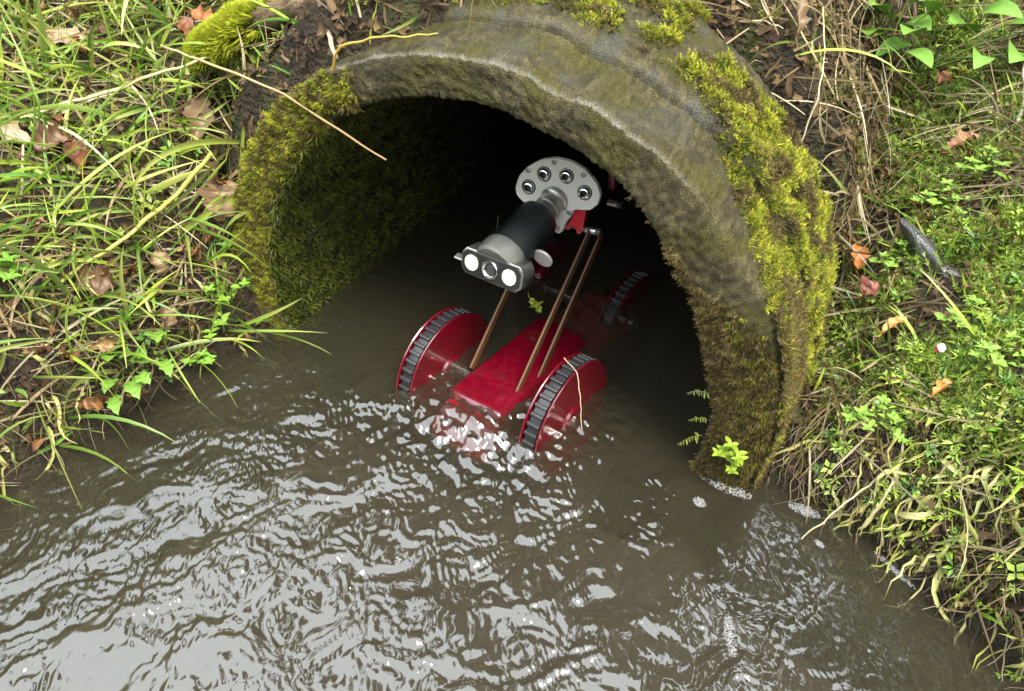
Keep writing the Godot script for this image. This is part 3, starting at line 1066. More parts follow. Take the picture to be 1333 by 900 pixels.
func root_strand(g: Geo, p: Vector3, d: Vector3) -> void:
	var path := []
	var rad := []
	var r := rng.randf_range(0.0005, 0.0013)
	var n := 7
	for k in n:
		path.append(p)
		rad.append(r * (1.0 - 0.7 * k / n))
		d = (d + Vector3(rng.randf_range(-0.5, 0.5), rng.randf_range(-0.75, 0.15), rng.randf_range(-0.5, 0.5))).normalized()
		p += d * rng.randf_range(0.006, 0.014)
		p.y = maxf(p.y, -0.012)
	g.tube(path, rad, 4, pick([Color(0.05, 0.034, 0.025), Color(0.11, 0.08, 0.055), Color(0.20, 0.16, 0.11), Color(0.03, 0.022, 0.02)]))


# ---------------------------------------------------------------- single plants, leaves, stalks
func stalk(called: String, label: String, category: String, pts: Array, r0: float, r1: float, a: Color, b: Color, group := "") -> void:
	# a smooth bent stem through the points
	var c := Curve3D.new()
	for k in pts.size():
		var t: Vector3 = (pts[mini(k + 1, pts.size() - 1)] - pts[maxi(k - 1, 0)]) * 0.18
		c.add_point(pts[k] - pts[0], -t, t)
	var path := []
	var rad := []
	var n := 7 * pts.size()
	for k in n + 1:
		var f := float(k) / n
		path.append(c.sample_baked(c.get_baked_length() * f) + Vector3(n_soft.get_noise_1d(f * 6.0 + r0 * 9000.0), n_soft.get_noise_1d(f * 6.0 + 50.0), 0) * r0 * 1.2)
		rad.append(lerpf(r0, r1, f) * (1.0 + 0.15 * n_fine.get_noise_1d(f * 12.0)))
	var g := Geo.new()
	g.tube(path, rad, 7, a, b)
	var o := part(numbered(called), g.mesh(), M.stem, self, pts[0], label)
	o.set_meta("category", category)
	if group:
		o.set_meta("group", group)


func fallen(label: String, at: Vector3, dir: Vector3, length: float, width: float, curl: float, fold: float, a: Color, b: Color, group := "dead leaves lying on the banks", lift := 0.012, lobes := 0) -> void:
	var n := land_normal(at.x, at.z)
	if at.y < 0.05 and land(at.x, at.z) < 0.0:
		n = Vector3.UP
	n = (n + Vector3(0.2, 0.35, 0.35)).normalized()
	var d := (dir - n * dir.dot(n)).normalized()
	var t := thing("dead_leaf", label, "leaf", at + n * lift, group)
	t.basis = aim(d, n)
	t.basis = Basis(t.basis.x, t.basis.y, t.basis.z)
	part("leaf_blade", leaf_mesh(length, width, curl, fold, lobes, 0.4 if lobes > 0 else 0.0, a, b, 0.22), M.dead, t, Vector3(0, -length * 0.5, 0))
	var g := Geo.new()
	g.tube([Vector3(0, -length * 0.5, 0), Vector3(0.002, -length * 0.62, 0.003), Vector3(0.001, -length * 0.74, 0.008)], [0.0009, 0.0007, 0.0006], 5, b * 0.6)
	part("leaf_stalk", g.mesh(), M.litter, t)


func herb(called: String, label: String, category: String, at: Vector3, lean: Vector3, leaves: Array, stem_r: float, group := "") -> void:
	# leaves = [offset of the leaf's foot, direction, mesh]
	var t := thing(called, label, category, at, group)
	for l in leaves:
		var foot: Vector3 = l[0]
		var g := Geo.new()
		g.tube([Vector3(0, -0.01, 0), foot * 0.5 + Vector3(0, 0.006, 0), foot], [stem_r, stem_r * 0.9, stem_r * 0.7], 5, Color(0.13, 0.19, 0.05))
		part("stem", g.mesh(), M.stem, t)
		var dir: Vector3 = l[1]
		var o := part("leaf", l[2], M.leaf, t, foot)
		var up := (Vector3.UP + lean + Vector3(rng.randf_range(-0.3, 0.3), 0, rng.randf_range(-0.3, 0.3))).normalized()
		o.basis = aim(dir, up) * Basis.from_scale(Vector3.ONE * rng.randf_range(0.8, 1.15))


func chickweed(label: String, at: Vector3, tips: Array, leaf_len: float, bright: Color) -> void:
	var t := thing("chickweed", label, "plant", at, "bright small-leaved plants at the water's edge")
	var meshes := []
	for k in 3:
		meshes.append(leaf_mesh(leaf_len, leaf_len * 0.48, 0.5 + 0.3 * k, 0.35, 0, 0.0, bright * (0.85 + 0.15 * k), bright * 1.3))
	for tip in tips:
		var e: Vector3 = tip
		var mid := e * 0.5 + Vector3(0, 0.012, 0)
		var g := Geo.new()
		g.tube([Vector3.ZERO, mid, e], [0.0011, 0.001, 0.0008], 5, Color(0.15, 0.21, 0.05))
		part("stem", g.mesh(), M.stem, t)
		var turn := rng.randf() * TAU
		for pair: float in [0.55, 0.8, 1.0]:
			var p := Vector3.ZERO.bezier_interpolate(mid * 0.7, mid * 0.5 + e * 0.5, e, pair)
			turn += PI / 2
			var nn := 2 if pair < 0.95 else 4
			for s in nn:
				var a := turn + TAU * s / nn
				var dir := Vector3(cos(a), 0.35 if nn == 2 else 0.6, sin(a))
				var o := part("leaf", meshes[rng.randi() % 3], M.leaf, t, p)
				o.basis = aim(dir, Vector3.UP + Vector3(0.1, 0, 0.25)) * Basis.from_scale(Vector3.ONE * rng.randf_range(0.7, 1.1) * (0.8 if nn == 4 else 1.0))


func fern(label: String, at: Vector3, dir: Vector3, length: float, col: Color) -> void:
	var t := thing("fern_sprig", label, "fern", at, "small fern sprigs on the culvert's edge")
	var g := Geo.new()
	var path := []
	var rad := []
	var p := Vector3.ZERO
	var d := dir.normalized()
	for k in 10:
		path.append(p)
		rad.append(0.0007 * (1.0 - k * 0.06))
		d = (d + Vector3.DOWN * 0.10).normalized()
		p += d * length / 9.0
	g.tube(path, rad, 4, col * 0.7)
	part("stem", g.mesh(), M.stem, t)
	var lm := leaf_mesh(length * 0.34, length * 0.12, 0.6, 0.2, 3, 0.35, col, col * 1.2)
	for k in range(1, 9):
		for s: float in [-1.0, 1.0]:
			var o := part("leaf", lm, M.leaf, t, path[k])
			o.basis = aim(Vector3(s * 0.3 + rng.randf_range(-0.3, 0.3), -0.25 + rng.randf_range(-0.4, 0.3), s * 0.9 + 0.25), Vector3(-0.6 + rng.randf_range(-0.4, 0.4), 0.7, 0.3)) * Basis.from_scale(Vector3.ONE * (1.0 - 0.085 * k) * rng.randf_range(0.6, 1.2))


func foam(label: String, at: Vector3, along: Vector3, long: float, wide: float, bubbles: int) -> void:
	var t := thing("foam_patch", label, "foam", at, "white foam floating on the stream")
	var g := Geo.new()
	var side := along.cross(Vector3.UP).normalized()
	for k in bubbles * 2:
		var a := rng.randf() * TAU
		var rr := sqrt(rng.randf())
		var c := along.normalized() * cos(a) * rr * long * 0.5 + side * sin(a) * rr * wide * 0.5
		var r := rng.randf_range(0.0005, 0.0016) * (1.2 - 0.5 * rr)
		c.y = flow_height(at.x + c.x, at.z + c.z) - at.y + r * 0.15
		var tone := rng.randf_range(0.09, 0.20)
		var top := g.pt(c + Vector3(0, r * 0.8, 0), Color(tone, tone, tone))
		var last := -1
		for ring in 2:
			var rad := r * (0.72 if ring == 0 else 1.0)
			var yy := r * (0.5 if ring == 0 else -0.1)
			var f := g.v.size()
			for s in 7:
				var w := TAU * s / 7
				g.pt(c + Vector3(cos(w) * rad, yy, sin(w) * rad), Color(tone, tone, tone) * (1.0 if ring == 0 else 0.8))
			for s in 7:
				var b := (s + 1) % 7
				if ring == 0:
					g.tri(top, f + s, f + b)
				else:
					g.quad(last + s, f + s, f + b, last + b)
			last = f
	part("bubbles", g.mesh(), M.foam, t).set_meta("kind", "stuff")


func build_details() -> void:
	# the mossy branch at the top of the left bank
	var br := thing("mossy_branch", "thick broken branch with a bright yellow moss end on left bank", "branch", Vector3(-0.500, 0.380, -0.105))
	var path := []
	var rad := []
	for k in 26:
		var f := k / 25.0
		path.append(Vector3(0.0, 0.012, 0.0).lerp(Vector3(0.33, 0.150, 0.045), f) + Vector3(0, 0.012 * sin(f * PI), 0) + Vector3(0, n_soft.get_noise_1d(f * 5.0) * 0.004, n_soft.get_noise_1d(f * 5.0 + 9.0) * 0.004))
		rad.append(0.0180 + 0.0035 * n_soft.get_noise_1d(f * 9.0) + 0.002 * n_fine.get_noise_1d(f * 22.0))
	var g := Geo.new()
	g.tube(path, rad, 22, Color(0.100, 0.068, 0.038), Color(0.150, 0.108, 0.066))
	for k in g.v.size():
		var q := g.v[k]
		var c := n_fine.get_noise_3d(q.x * 90.0, q.y * 160.0, q.z * 160.0)
		g.v[k] += Vector3(0, 1, 0.5) * c * 0.005
		g.c[k] = g.c[k] * (1.0 + 1.3 * c)
	part("bark_limb", g.mesh(), M.bark, br)
	var tufts := moss_tuft(12, 0.012, 0.0008, 1.1)
	var put := []
	var tint := PackedColorArray()
	for k in 3400:
		var f := pow(rng.randf(), 1.3) * 0.62
		var a := rng.randf_range(-0.9, PI + 0.9)
		if f > 0.40 + 0.20 * n_soft.get_noise_1d(a * 2.0):
			continue
		var at: Vector3 = path[int(f * 25.0)].lerp(path[int(f * 25.0) + 1], f * 25.0 - int(f * 25.0))
		var n := Vector3(0.02, sin(a), cos(a))
		put.append(Transform3D(aim(n + Vector3(rng.randf_range(-0.4, 0.4), 0, rng.randf_range(-0.4, 0.4)), Vector3.RIGHT) * rng.randf_range(0.6, 1.2), at + n * (rad[int(f * 25.0)] + 0.001 + 0.006 * sin(minf(f / 0.50, 1.0) * PI))))
		tint.append(pick([Color(0.36, 0.40, 0.02), Color(0.30, 0.34, 0.02), Color(0.42, 0.43, 0.04), Color(0.20, 0.24, 0.015)]))
	many("moss", tufts, M.moss, put, tint, br)

	# stalks that cross the picture
	stalk("twig", "long thin brown twig reaching from left bank across culvert mouth", "twig", [Vector3(-0.56, 0.402, -0.090), Vector3(-0.40, 0.425, -0.015), Vector3(-0.25, 0.415, 0.010), Vector3(-0.108, 0.36, 0.012)], 0.0021, 0.0013, Color(0.36, 0.30, 0.15), Color(0.22, 0.13, 0.06))
	stalk("dry_stalk", "pale pinkish dry stalk arching down behind the culvert rim", "stalk", [Vector3(-0.33, 0.515, -0.15), Vector3(-0.27, 0.525, -0.10), Vector3(-0.22, 0.50, -0.05), Vector3(-0.178, 0.468, -0.004)], 0.0036, 0.0028, Color(0.42, 0.33, 0.24), Color(0.32, 0.22, 0.15), "")
	stalk("dry_stalk", "orange dry stem lying along the upper left culvert rim", "stalk", [Vector3(-0.188, 0.452, -0.004), Vector3(-0.165, 0.487, 0.0), Vector3(-0.11, 0.502, -0.006), Vector3(-0.045, 0.512, -0.02)], 0.0019, 0.0010, Color(0.34, 0.20, 0.035), Color(0.27, 0.23, 0.05), "")
	stalk("dry_stalk", "thick yellow green stem lying diagonally below the left dead leaves", "stalk", [Vector3(-0.50, 0.190, 0.235), Vector3(-0.475, 0.212, 0.16), Vector3(-0.455, 0.235, 0.075), Vector3(-0.41, 0.30, 0.0)], 0.0026, 0.0034, Color(0.34, 0.33, 0.10), Color(0.30, 0.31, 0.07), "")
	stalk("dry_stalk", "long pale stem slanting across the grass towards the mossy branch", "stalk", [Vector3(-0.62, 0.355, 0.10), Vector3(-0.54, 0.375, 0.0), Vector3(-0.46, 0.405, -0.06), Vector3(-0.42, 0.415, -0.085)], 0.0026, 0.0018, Color(0.42, 0.38, 0.20), Color(0.36, 0.33, 0.14), "")
	stalk("dry_stalk", "thin forked dry stem standing beside the culvert collar on the right", "stalk", [Vector3(0.345, 0.325, -0.325), Vector3(0.352, 0.40, -0.34), Vector3(0.345, 0.45, -0.37), Vector3(0.325, 0.50, -0.40)], 0.0012, 0.0010, Color(0.42, 0.36, 0.24), Color(0.38, 0.31, 0.20), "")
	stalk("dry_stalk", "short brown stick half buried in the litter right of the collar", "stick", [Vector3(0.405, 0.245, -0.40), Vector3(0.410, 0.290, -0.42), Vector3(0.404, 0.335, -0.45)], 0.0040, 0.0032, Color(0.10, 0.075, 0.055), Color(0.14, 0.11, 0.09), "")
	stalk("dry_stalk", "pale dry grass stem poking out from the right bank over the water", "stalk", [Vector3(0.565, 0.085, -0.03), Vector3(0.535, 0.06, 0.01), Vector3(0.505, 0.028, 0.045), Vector3(0.49, 0.004, 0.058)], 0.0014, 0.0009, Color(0.30, 0.25, 0.15), Color(0.32, 0.28, 0.18), "")
	stalk("dry_stalk", "pale stick standing in the brown peat at the right edge", "stick", [Vector3(0.625, 0.30, -0.50), Vector3(0.622, 0.36, -0.55), Vector3(0.612, 0.43, -0.62)], 0.0035, 0.0028, Color(0.40, 0.34, 0.28), Color(0.30, 0.24, 0.18), "")
	stalk("dry_stalk", "thin straw caught on the tread of the right front wheel", "straw", [Vector3(0.130, 0.096, -0.032), Vector3(0.157, 0.093, -0.014), Vector3(0.172, 0.062, 0.006), Vector3(0.184, 0.030, 0.026)], 0.0008, 0.0006, Color(0.38, 0.28, 0.21), Color(0.32, 0.23, 0.17), "")
	stalk("dry_stalk", "thin dark stem rising from water behind the camera head", "stalk", [Vector3(-0.105, -0.02, -0.31), Vector3(-0.108, 0.03, -0.315), Vector3(-0.117, 0.075, -0.325), Vector3(-0.115, 0.11, -0.33)], 0.0010, 0.0006, Color(0.12, 0.12, 0.10), Color(0.20, 0.20, 0.17), "")

	# dead leaves, left
	var rust := Color(0.20, 0.062, 0.022)
	var orange := Color(0.40, 0.14, 0.03)
	var brown := Color(0.15, 0.085, 0.042)
	var pale := Color(0.26, 0.18, 0.10)
	var dark := Color(0.075, 0.04, 0.022)
	fallen("dark red dead leaf at the moss end of the branch", Vector3(-0.545, 0.405, -0.135), Vector3(1, 0.2, 0.4), 0.05, 0.022, 1.2, 0.5, rust * 0.6, rust)
	fallen("bright orange dead leaf behind the dark red one by the branch", Vector3(-0.545, 0.415, -0.170), Vector3(1, 0.3, -0.1), 0.045, 0.024, 0.9, 0.4, rust * 1.3, orange)
	fallen("rolled dark brown dead leaf in grass near the left edge", Vector3(-0.573, 0.325, 0.116), Vector3(0.3, 0.3, -1), 0.06, 0.045, 1.8, 0.9, dark, brown)
	fallen("reddish dark leaf under the rolled brown leaf near left edge", Vector3(-0.555, 0.305, 0.105), Vector3(1, 0.1, 0.5), 0.05, 0.036, 1.2, 0.6, dark, rust)
	fallen("large crumpled grey brown dead leaf hanging beside the culvert", Vector3(-0.418, 0.215, -0.004), Vector3(0.3, -0.3, 0.9), 0.072, 0.062, 1.5, 0.5, brown, pale)
	fallen("long dull brown dead leaf above the large crumpled one", Vector3(-0.500, 0.300, -0.070), Vector3(0.35, -0.6, 0.7), 0.095, 0.042, 0.8, 0.5, brown * 0.8, pale * 0.8)
	fallen("dark wet dead leaf between long brown and large crumpled leaf", Vector3(-0.440, 0.238, -0.045), Vector3(0.4, -0.8, 0.3), 0.06, 0.040, 1.0, 0.5, dark, brown)
	fallen("fibrous tan curled leaf in the dark hollow of left bank", Vector3(-0.450, 0.160, 0.112), Vector3(0.6, -0.5, 0.5), 0.048, 0.040, 2.2, 1.0, pale, pale * 1.2)
	fallen("tan curled leaf above the lobed herb on left bank", Vector3(-0.449, 0.103, 0.225), Vector3(0.9, 0.2, -0.3), 0.055, 0.030, 2.0, 0.9, brown, Color(0.36, 0.22, 0.09))
	fallen("glossy orange brown curled leaf low beside the lobed herb", Vector3(-0.437, 0.048, 0.285), Vector3(0.8, 0.4, 0.2), 0.050, 0.034, 2.4, 1.0, dark, Color(0.34, 0.15, 0.05))
	fallen("small tan leaf between the lobed herb and the chickweed", Vector3(-0.428, 0.095, 0.144), Vector3(0.2, -1, 0.3), 0.040, 0.026, 1.4, 0.6, brown, pale)
	fallen("pale pinkish dead leaf lying in grass below the top left corner", Vector3(-0.676, 0.402, -0.037), Vector3(1, 0.05, -0.3), 0.075, 0.026, 0.5, 0.4, pale, Color(0.40, 0.30, 0.22))
	fallen("pale grey dead leaf at the left edge of the bank", Vector3(-0.615, 0.338, 0.150), Vector3(1, 0, -0.2), 0.08, 0.032, 0.5, 0.3, pale, Color(0.33, 0.25, 0.19))
	fallen("brown dead leaf in the shade under the thick yellow stem", Vector3(-0.476, 0.176, 0.190), Vector3(0.5, -0.5, -0.6), 0.055, 0.042, 1.2, 0.6, dark, brown)
	# dead leaves, right
	fallen("bright orange dead leaf standing beside the right end of the collar", Vector3(0.462, 0.170, -0.355), Vector3(0.1, 1, -0.2), 0.052, 0.027, 0.8, 0.7, Color(0.36, 0.12, 0.03), Color(0.46, 0.20, 0.06))
	fallen("orange dead leaf lower down right bank beside a dark hollow", Vector3(0.530, 0.178, -0.185), Vector3(0.3, 1, -0.3), 0.042, 0.018, 0.8, 0.8, Color(0.42, 0.17, 0.04), Color(0.5, 0.26, 0.09))
	fallen("orange dead leaf lowest on right bank among pale grass", Vector3(0.592, 0.172, -0.085), Vector3(-0.1, 1, -0.1), 0.040, 0.016, 0.6, 0.8, Color(0.44, 0.16, 0.03), Color(0.46, 0.22, 0.06))
	fallen("dull red dead leaf right of the moss covered collar", Vector3(0.503, 0.172, -0.272), Vector3(0.7, 0.6, -0.3), 0.038, 0.030, 1.2, 0.6, Color(0.20, 0.06, 0.05), Color(0.34, 0.13, 0.10))
	fallen("orange brown dead leaf beside the brown peat at upper right", Vector3(0.568, 0.312, -0.505), Vector3(0.5, 0.6, -0.4), 0.050, 0.034, 1.2, 0.6, dark, Color(0.34, 0.15, 0.06))
	fallen("small dark brown dead leaf in grass above the orange leaf", Vector3(0.488, 0.230, -0.535), Vector3(0.6, 0.6, -0.4), 0.032, 0.026, 1.2, 0.8, dark, Color(0.22, 0.11, 0.06))
	fallen("rust brown leaf scrap high among the ferny right bank plants", Vector3(0.528, 0.335, -0.710), Vector3(0.4, 0.9, -0.2), 0.032, 0.024, 1.0, 0.6, rust, Color(0.28, 0.13, 0.07))
	fallen("large brown bark like leaf standing in litter above the collar", Vector3(0.290, 0.49, -0.385), Vector3(0.1, 1, -0.5), 0.085, 0.026, 0.6, 0.9, brown * 0.8, pale * 0.75)
	# the yellow green leaf on the crawler
	fallen("yellow green leaf stuck on the red crawler body", Vector3(0.014, 0.034, -0.205), Vector3(0.9, 0, 0.5), 0.032, 0.021, 0.5, 0.2, Color(0.24, 0.30, 0.02), Color(0.34, 0.38, 0.05), "", 0.002, 3)

	# plants
	var lobed := []
	for k in 3:
		lobed.append(leaf_mesh(0.034 + 0.006 * k, 0.030, 0.8 + 0.2 * k, 0.3, 4, 0.4, Color(0.08, 0.17, 0.022) * (1.0 + 0.15 * k), Color(0.16, 0.27, 0.05), 0.06))
	var ls := []
	for q in [[0.0, 0.05, 0.0], [0.035, 0.045, 0.01], [0.055, 0.025, -0.015], [-0.03, 0.035, 0.03], [0.02, 0.02, 0.04], [0.04, 0.06, -0.03], [0.065, 0.04, 0.03], [-0.01, 0.065, -0.02], [0.03, 0.005, 0.055], [0.015, 0.04, 0.01], [0.05, 0.055, 0.01], [0.01, 0.05, 0.03], [0.045, 0.02, 0.03], [-0.02, 0.02, 0.05]]:
		var f := Vector3(q[0], q[1], q[2])
		ls.append([f, f.normalized() * 0.5 + Vector3(0.45, 0.05, 0.35) + Vector3(rng.randf_range(-0.4, 0.4), 0, rng.randf_range(-0.4, 0.4)), lobed[rng.randi() % 3]])
	herb("lobed_herb", "bright green lobed herb leaning over the water on left bank", "plant", Vector3(-0.445, 0.045, 0.215), Vector3(0.35, 0, 0.35), ls, 0.0013)
	chickweed("bright green chickweed in a wide clump left of the culvert foot", Vector3(-0.412, 0.055, 0.055), [Vector3(0.0, 0.05, 0.0), Vector3(0.035, 0.045, 0.02), Vector3(0.045, 0.02, 0.045), Vector3(-0.02, 0.045, 0.04), Vector3(0.045, 0.055, -0.015), Vector3(0.03, 0.0, 0.06), Vector3(0.015, 0.06, 0.025)], 0.017, Color(0.13, 0.24, 0.025))
	chickweed("small green chickweed sprig lowest on left bank touching the water", Vector3(-0.398, 0.004, 0.125), [Vector3(0.012, 0.03, 0.01), Vector3(0.03, 0.025, 0.015), Vector3(0.0, 0.025, 0.03)], 0.017, Color(0.13, 0.26, 0.03))
	chickweed("dark green chickweed sprig in shade beside the culvert rim", Vector3(-0.425, 0.13, 0.005), [Vector3(0.02, 0.03, 0.02), Vector3(0.0, 0.04, 0.02)], 0.015, Color(0.08, 0.18, 0.03))
	chickweed("green leafy sprig at the left edge above the straw", Vector3(-0.529, 0.205, 0.262), [Vector3(0.02, 0.04, 0.01), Vector3(0.04, 0.03, 0.03), Vector3(0.0, 0.045, 0.03)], 0.019, Color(0.13, 0.27, 0.03))
	chickweed("yellow green sprig growing on the foot of the mossy culvert rim", Vector3(0.378, 0.058, 0.012), [Vector3(0.0, 0.03, 0.015), Vector3(0.014, 0.016, 0.02), Vector3(-0.012, 0.014, 0.02), Vector3(0.01, -0.006, 0.022)], 0.017, Color(0.15, 0.22, 0.018))
	var oval := []
	for k in 3:
		oval.append(leaf_mesh(0.070 + 0.010 * k, 0.042, 0.6 + 0.25 * k, 0.3, 0, 0.0, Color(0.08, 0.17, 0.025), Color(0.15, 0.28, 0.05) * (0.9 + 0.1 * k)))
	ls = []
	for q in [[0.0, 0.06, 0.02], [0.04, 0.05, 0.04], [-0.03, 0.045, 0.05], [0.02, 0.085, 0.0], [0.05, 0.08, 0.02], [-0.02, 0.07, 0.03], [0.03, 0.03, 0.07]]:
		var f := Vector3(q[0], q[1], q[2])
		ls.append([f, f.normalized() * 0.4 + Vector3(rng.randf_range(-0.6, 0.6), 0.0, 0.5), oval[rng.randi() % 3]])
	herb("broad_leaved_herb", "broad leaved herb at top of right bank nearest the culvert", "plant", Vector3(0.415, 0.375, -0.66), Vector3(0, 0, 0.4), ls, 0.0014, "broad-leaved herbs at the top of the right bank")
	ls = []
	for q in [[0.0, 0.09, 0.03], [0.05, 0.08, 0.05], [-0.05, 0.075, 0.06], [0.03, 0.12, 0.0], [0.07, 0.05, 0.08], [-0.02, 0.05, 0.09], [0.10, 0.09, 0.02], [0.12, 0.06, 0.07], [-0.08, 0.06, 0.08], [0.05, 0.11, 0.07], [0.0, 0.13, 0.05], [0.14, 0.10, 0.06], [-0.06, 0.11, 0.02]]:
		var f := Vector3(q[0], q[1], q[2])
		ls.append([f, f.normalized() * 0.4 + Vector3(rng.randf_range(-0.7, 0.7), 0.0, 0.5), oval[rng.randi() % 3]])
	herb("broad_leaved_herb", "largest broad leaved herb at the top right of right bank", "plant", Vector3(0.485, 0.345, -0.74), Vector3(0, 0, 0.4), ls, 0.0016, "broad-leaved herbs at the top of the right bank")
	var spot_list := [[0.545, 0.235, -0.40, "green sprig beside the curved grey stone on right bank"], [0.515, 0.19, -0.33, "bright sprig left of the curved grey stone on right bank"], [0.60, 0.19, -0.20, "bright green sprig below the grey stone near the pink berry"], [0.635, 0.205, -0.13, "big green sprig at the right edge below the grey stone"], [0.53, 0.105, -0.07, "green sprig on the lower right bank above hanging grass"], [0.59, 0.27, -0.46, "green sprig beside the brown peat of the right bank"]]
	for s in spot_list:
		var p := Vector3(s[0], maxf(land(s[0], s[2]), 0.0), s[2])
		chickweed(s[3], p, [Vector3(0.02, 0.03, 0.02), Vector3(-0.02, 0.03, 0.025), Vector3(0.0, 0.045, 0.01), Vector3(0.03, 0.02, 0.04), Vector3(-0.03, 0.02, 0.03), Vector3(0.045, 0.03, 0.0), Vector3(-0.01, 0.03, 0.05)], 0.0145, Color(0.13, 0.22, 0.03))
	fern("pale fern sprig hanging inside right edge of the culvert mouth", on_pipe(8.0, 0.340, 0.002), Vector3(-0.7, 0.25, 0.2), 0.030, Color(0.10, 0.12, 0.04))
	fern("yellow green fern sprig low on right edge of culvert mouth", on_pipe(-4.0, 0.340, 0.004), Vector3(-0.7, -0.1, 0.35), 0.036, Color(0.12, 0.13, 0.02))
	fern("bright fern sprig just above the lower yellow green one", on_pipe(1.0, 0.341, 0.004), Vector3(-0.6, 0.35, 0.35), 0.026, Color(0.11, 0.125, 0.02))

	# the stone and the berry
	var st := Geo.new()
	var ring := 14
	var lens := 16
	for k in lens + 1:
		var f := float(k) / lens
		var c := Vector3(lerpf(-0.055, 0.05, f), 0.010 * cos(f * 5.0) - 0.028 * f, lerpf(-0.02, 0.035, f))
		var r := 0.024 * pow(sin(PI * clampf(f, 0.02, 0.98)), 0.55) + 0.001
		for a in ring:
			var w := TAU * a / ring
			var d := Vector3(0.25 * sin(w), cos(w) * 0.7, sin(w))
			st.pt(c + d * r * (1.0 + 0.35 * n_soft.get_noise_3d(c.x * 40.0 + d.x, d.y * 1.5, d.z * 1.5 + c.z * 40.0)), Color(0.06, 0.06, 0.063) * (1.0 + 0.3 * n_fine.get_noise_2d(f * 20.0, w * 4.0)))
	for k in lens:
		for a in ring:
			st.quad(k * ring + a, k * ring + (a + 1) % ring, (k + 1) * ring + (a + 1) % ring, (k + 1) * ring + a)
	var so := part(numbered("stone"), st.mesh(), M.stone, self, Vector3(0.558, 0.242, -0.320), "smooth curved dark grey stone lying in the right bank plants")
	so.set_meta("category", "stone")
	var by := thing("berry", "small pink and white berry lying on the right bank grass", "berry", Vector3(0.580, 0.192, -0.148))
	var bg := Geo.new()
	bg.lathe(Transform3D(aim(Vector3(0.7, 0.5, -0.2), Vector3.FORWARD) * Basis.from_scale(Vector3.ONE * 1.25), Vector3.ZERO), [[0.0, 0.0055], [0.003, 0.0048], [0.0052, 0.0018], [0.0055, 0.0], [0.005, -0.002]], 14, Color(0.75, 0.68, 0.66))
	part("pale_top", bg.mesh(), M.berry, by)
	bg = Geo.new()
	bg.lathe(Transform3D(aim(Vector3(0.7, 0.5, -0.2), Vector3.FORWARD) * Basis.from_scale(Vector3.ONE * 1.25), Vector3.ZERO), [[0.0051, -0.0019], [0.0040, -0.0042], [0.002, -0.0056], [0.0, -0.006]], 14, Color(0.55, 0.03, 0.06))
	part("red_cup", bg.mesh(), M.berry, by)

	# foam
	foam("oval white foam patch under the pale stem at right bank", Vector3(0.487, 0.001, 0.006), Vector3(1, 0, 0.1), 0.042, 0.018, 170)
	foam("round white foam patch right of the culvert foot", Vector3(0.361, 0.001, 0.053), Vector3(1, 0, 0.5), 0.018, 0.015, 80)
	foam("white foam line clinging to the culvert rim foot", Vector3(0.385, 0.001, 0.010), Vector3(1, 0, 0.15), 0.075, 0.022, 230)
	foam("long white foam streak in the brown water near the bottom", Vector3(0.438, 0.001, 0.222), Vector3(0.35, 0, 1), 0.055, 0.012, 120)
	foam("small foam spot between the right bank and the oval patch", Vector3(0.512, 0.001, 0.052), Vector3(1, 0, 0.8), 0.014, 0.008, 30)
	foam("foam fringe at the foot of the right bank", Vector3(0.600, 0.001, 0.052), Vector3(1, 0, 0.7), 0.06, 0.010, 110)
	foam("small foam cluster left of the churned water", Vector3(-0.085, 0.001, 0.145), Vector3(1, 0, 0.2), 0.012, 0.008, 24)
	foam("pair of bubbles near the middle of the stream", Vector3(0.055, 0.001, 0.30), Vector3(0.6, 0, 1), 0.014, 0.008, 16)


func tree(label: String, at: Vector3, height: float, spread: float, leaf: Color) -> void:
	var t := thing("tree", label, "tree", at, "trees on the slope behind the culvert")
	var path := []
	var rad := []
	for k in 9:
		var f := k / 8.0
		path.append(Vector3(0.25 * n_soft.get_noise_2d(f * 1.5, at.x * 3.0), height * 0.85 * f - 0.2, 0.25 * n_soft.get_noise_2d(f * 1.5, at.z * 3.0 + 9.0)))
		rad.append(lerpf(0.11, 0.02, f))
	var g := Geo.new()
	g.tube(path, rad, 10, Color(0.07, 0.055, 0.042))
	part("trunk", g.mesh(), M.bark, t)
	var put := []
	var tint := PackedColorArray()
	for k in 18:
		g = Geo.new()
		var f := rng.randf_range(0.28, 1.0)
		var a := rng.randf() * TAU
		var p: Vector3 = path[int(f * 7.9)]
		var d := Vector3(cos(a), rng.randf_range(0.2, 0.9), sin(a)).normalized()
		var lp := []
		var lr := []
		var l := spread * rng.randf_range(0.5, 1.0) * (1.15 - 0.5 * f)
		for q in 6:
			lp.append(p)
			lr.append(lerpf(0.032, 0.005, q / 5.0))
			if q > 1:
				for m in 26:
					var o := Vector3(rng.randf_range(-1, 1), rng.randf_range(-0.8, 0.8), rng.randf_range(-1, 1)) * 0.26
					put.append(Transform3D(aim(Vector3(rng.randf_range(-1, 1), 1, rng.randf_range(-1, 1)), Vector3(rng.randf(), 0.2, 1)) * rng.randf_range(0.7, 1.5), p + o))
					tint.append(leaf * rng.randf_range(0.6, 1.3))
			d = (d + Vector3(rng.randf_range(-0.3, 0.3), rng.randf_range(-0.1, 0.3), rng.randf_range(-0.3, 0.3))).normalized()
			p += d * l / 5.0
		g.tube(lp, lr, 6, Color(0.06, 0.048, 0.036))
		part("limb", g.mesh(), M.bark, t)
	many("crown", rosette(7, 0.10, 0.2), M.blade, put, tint, t)


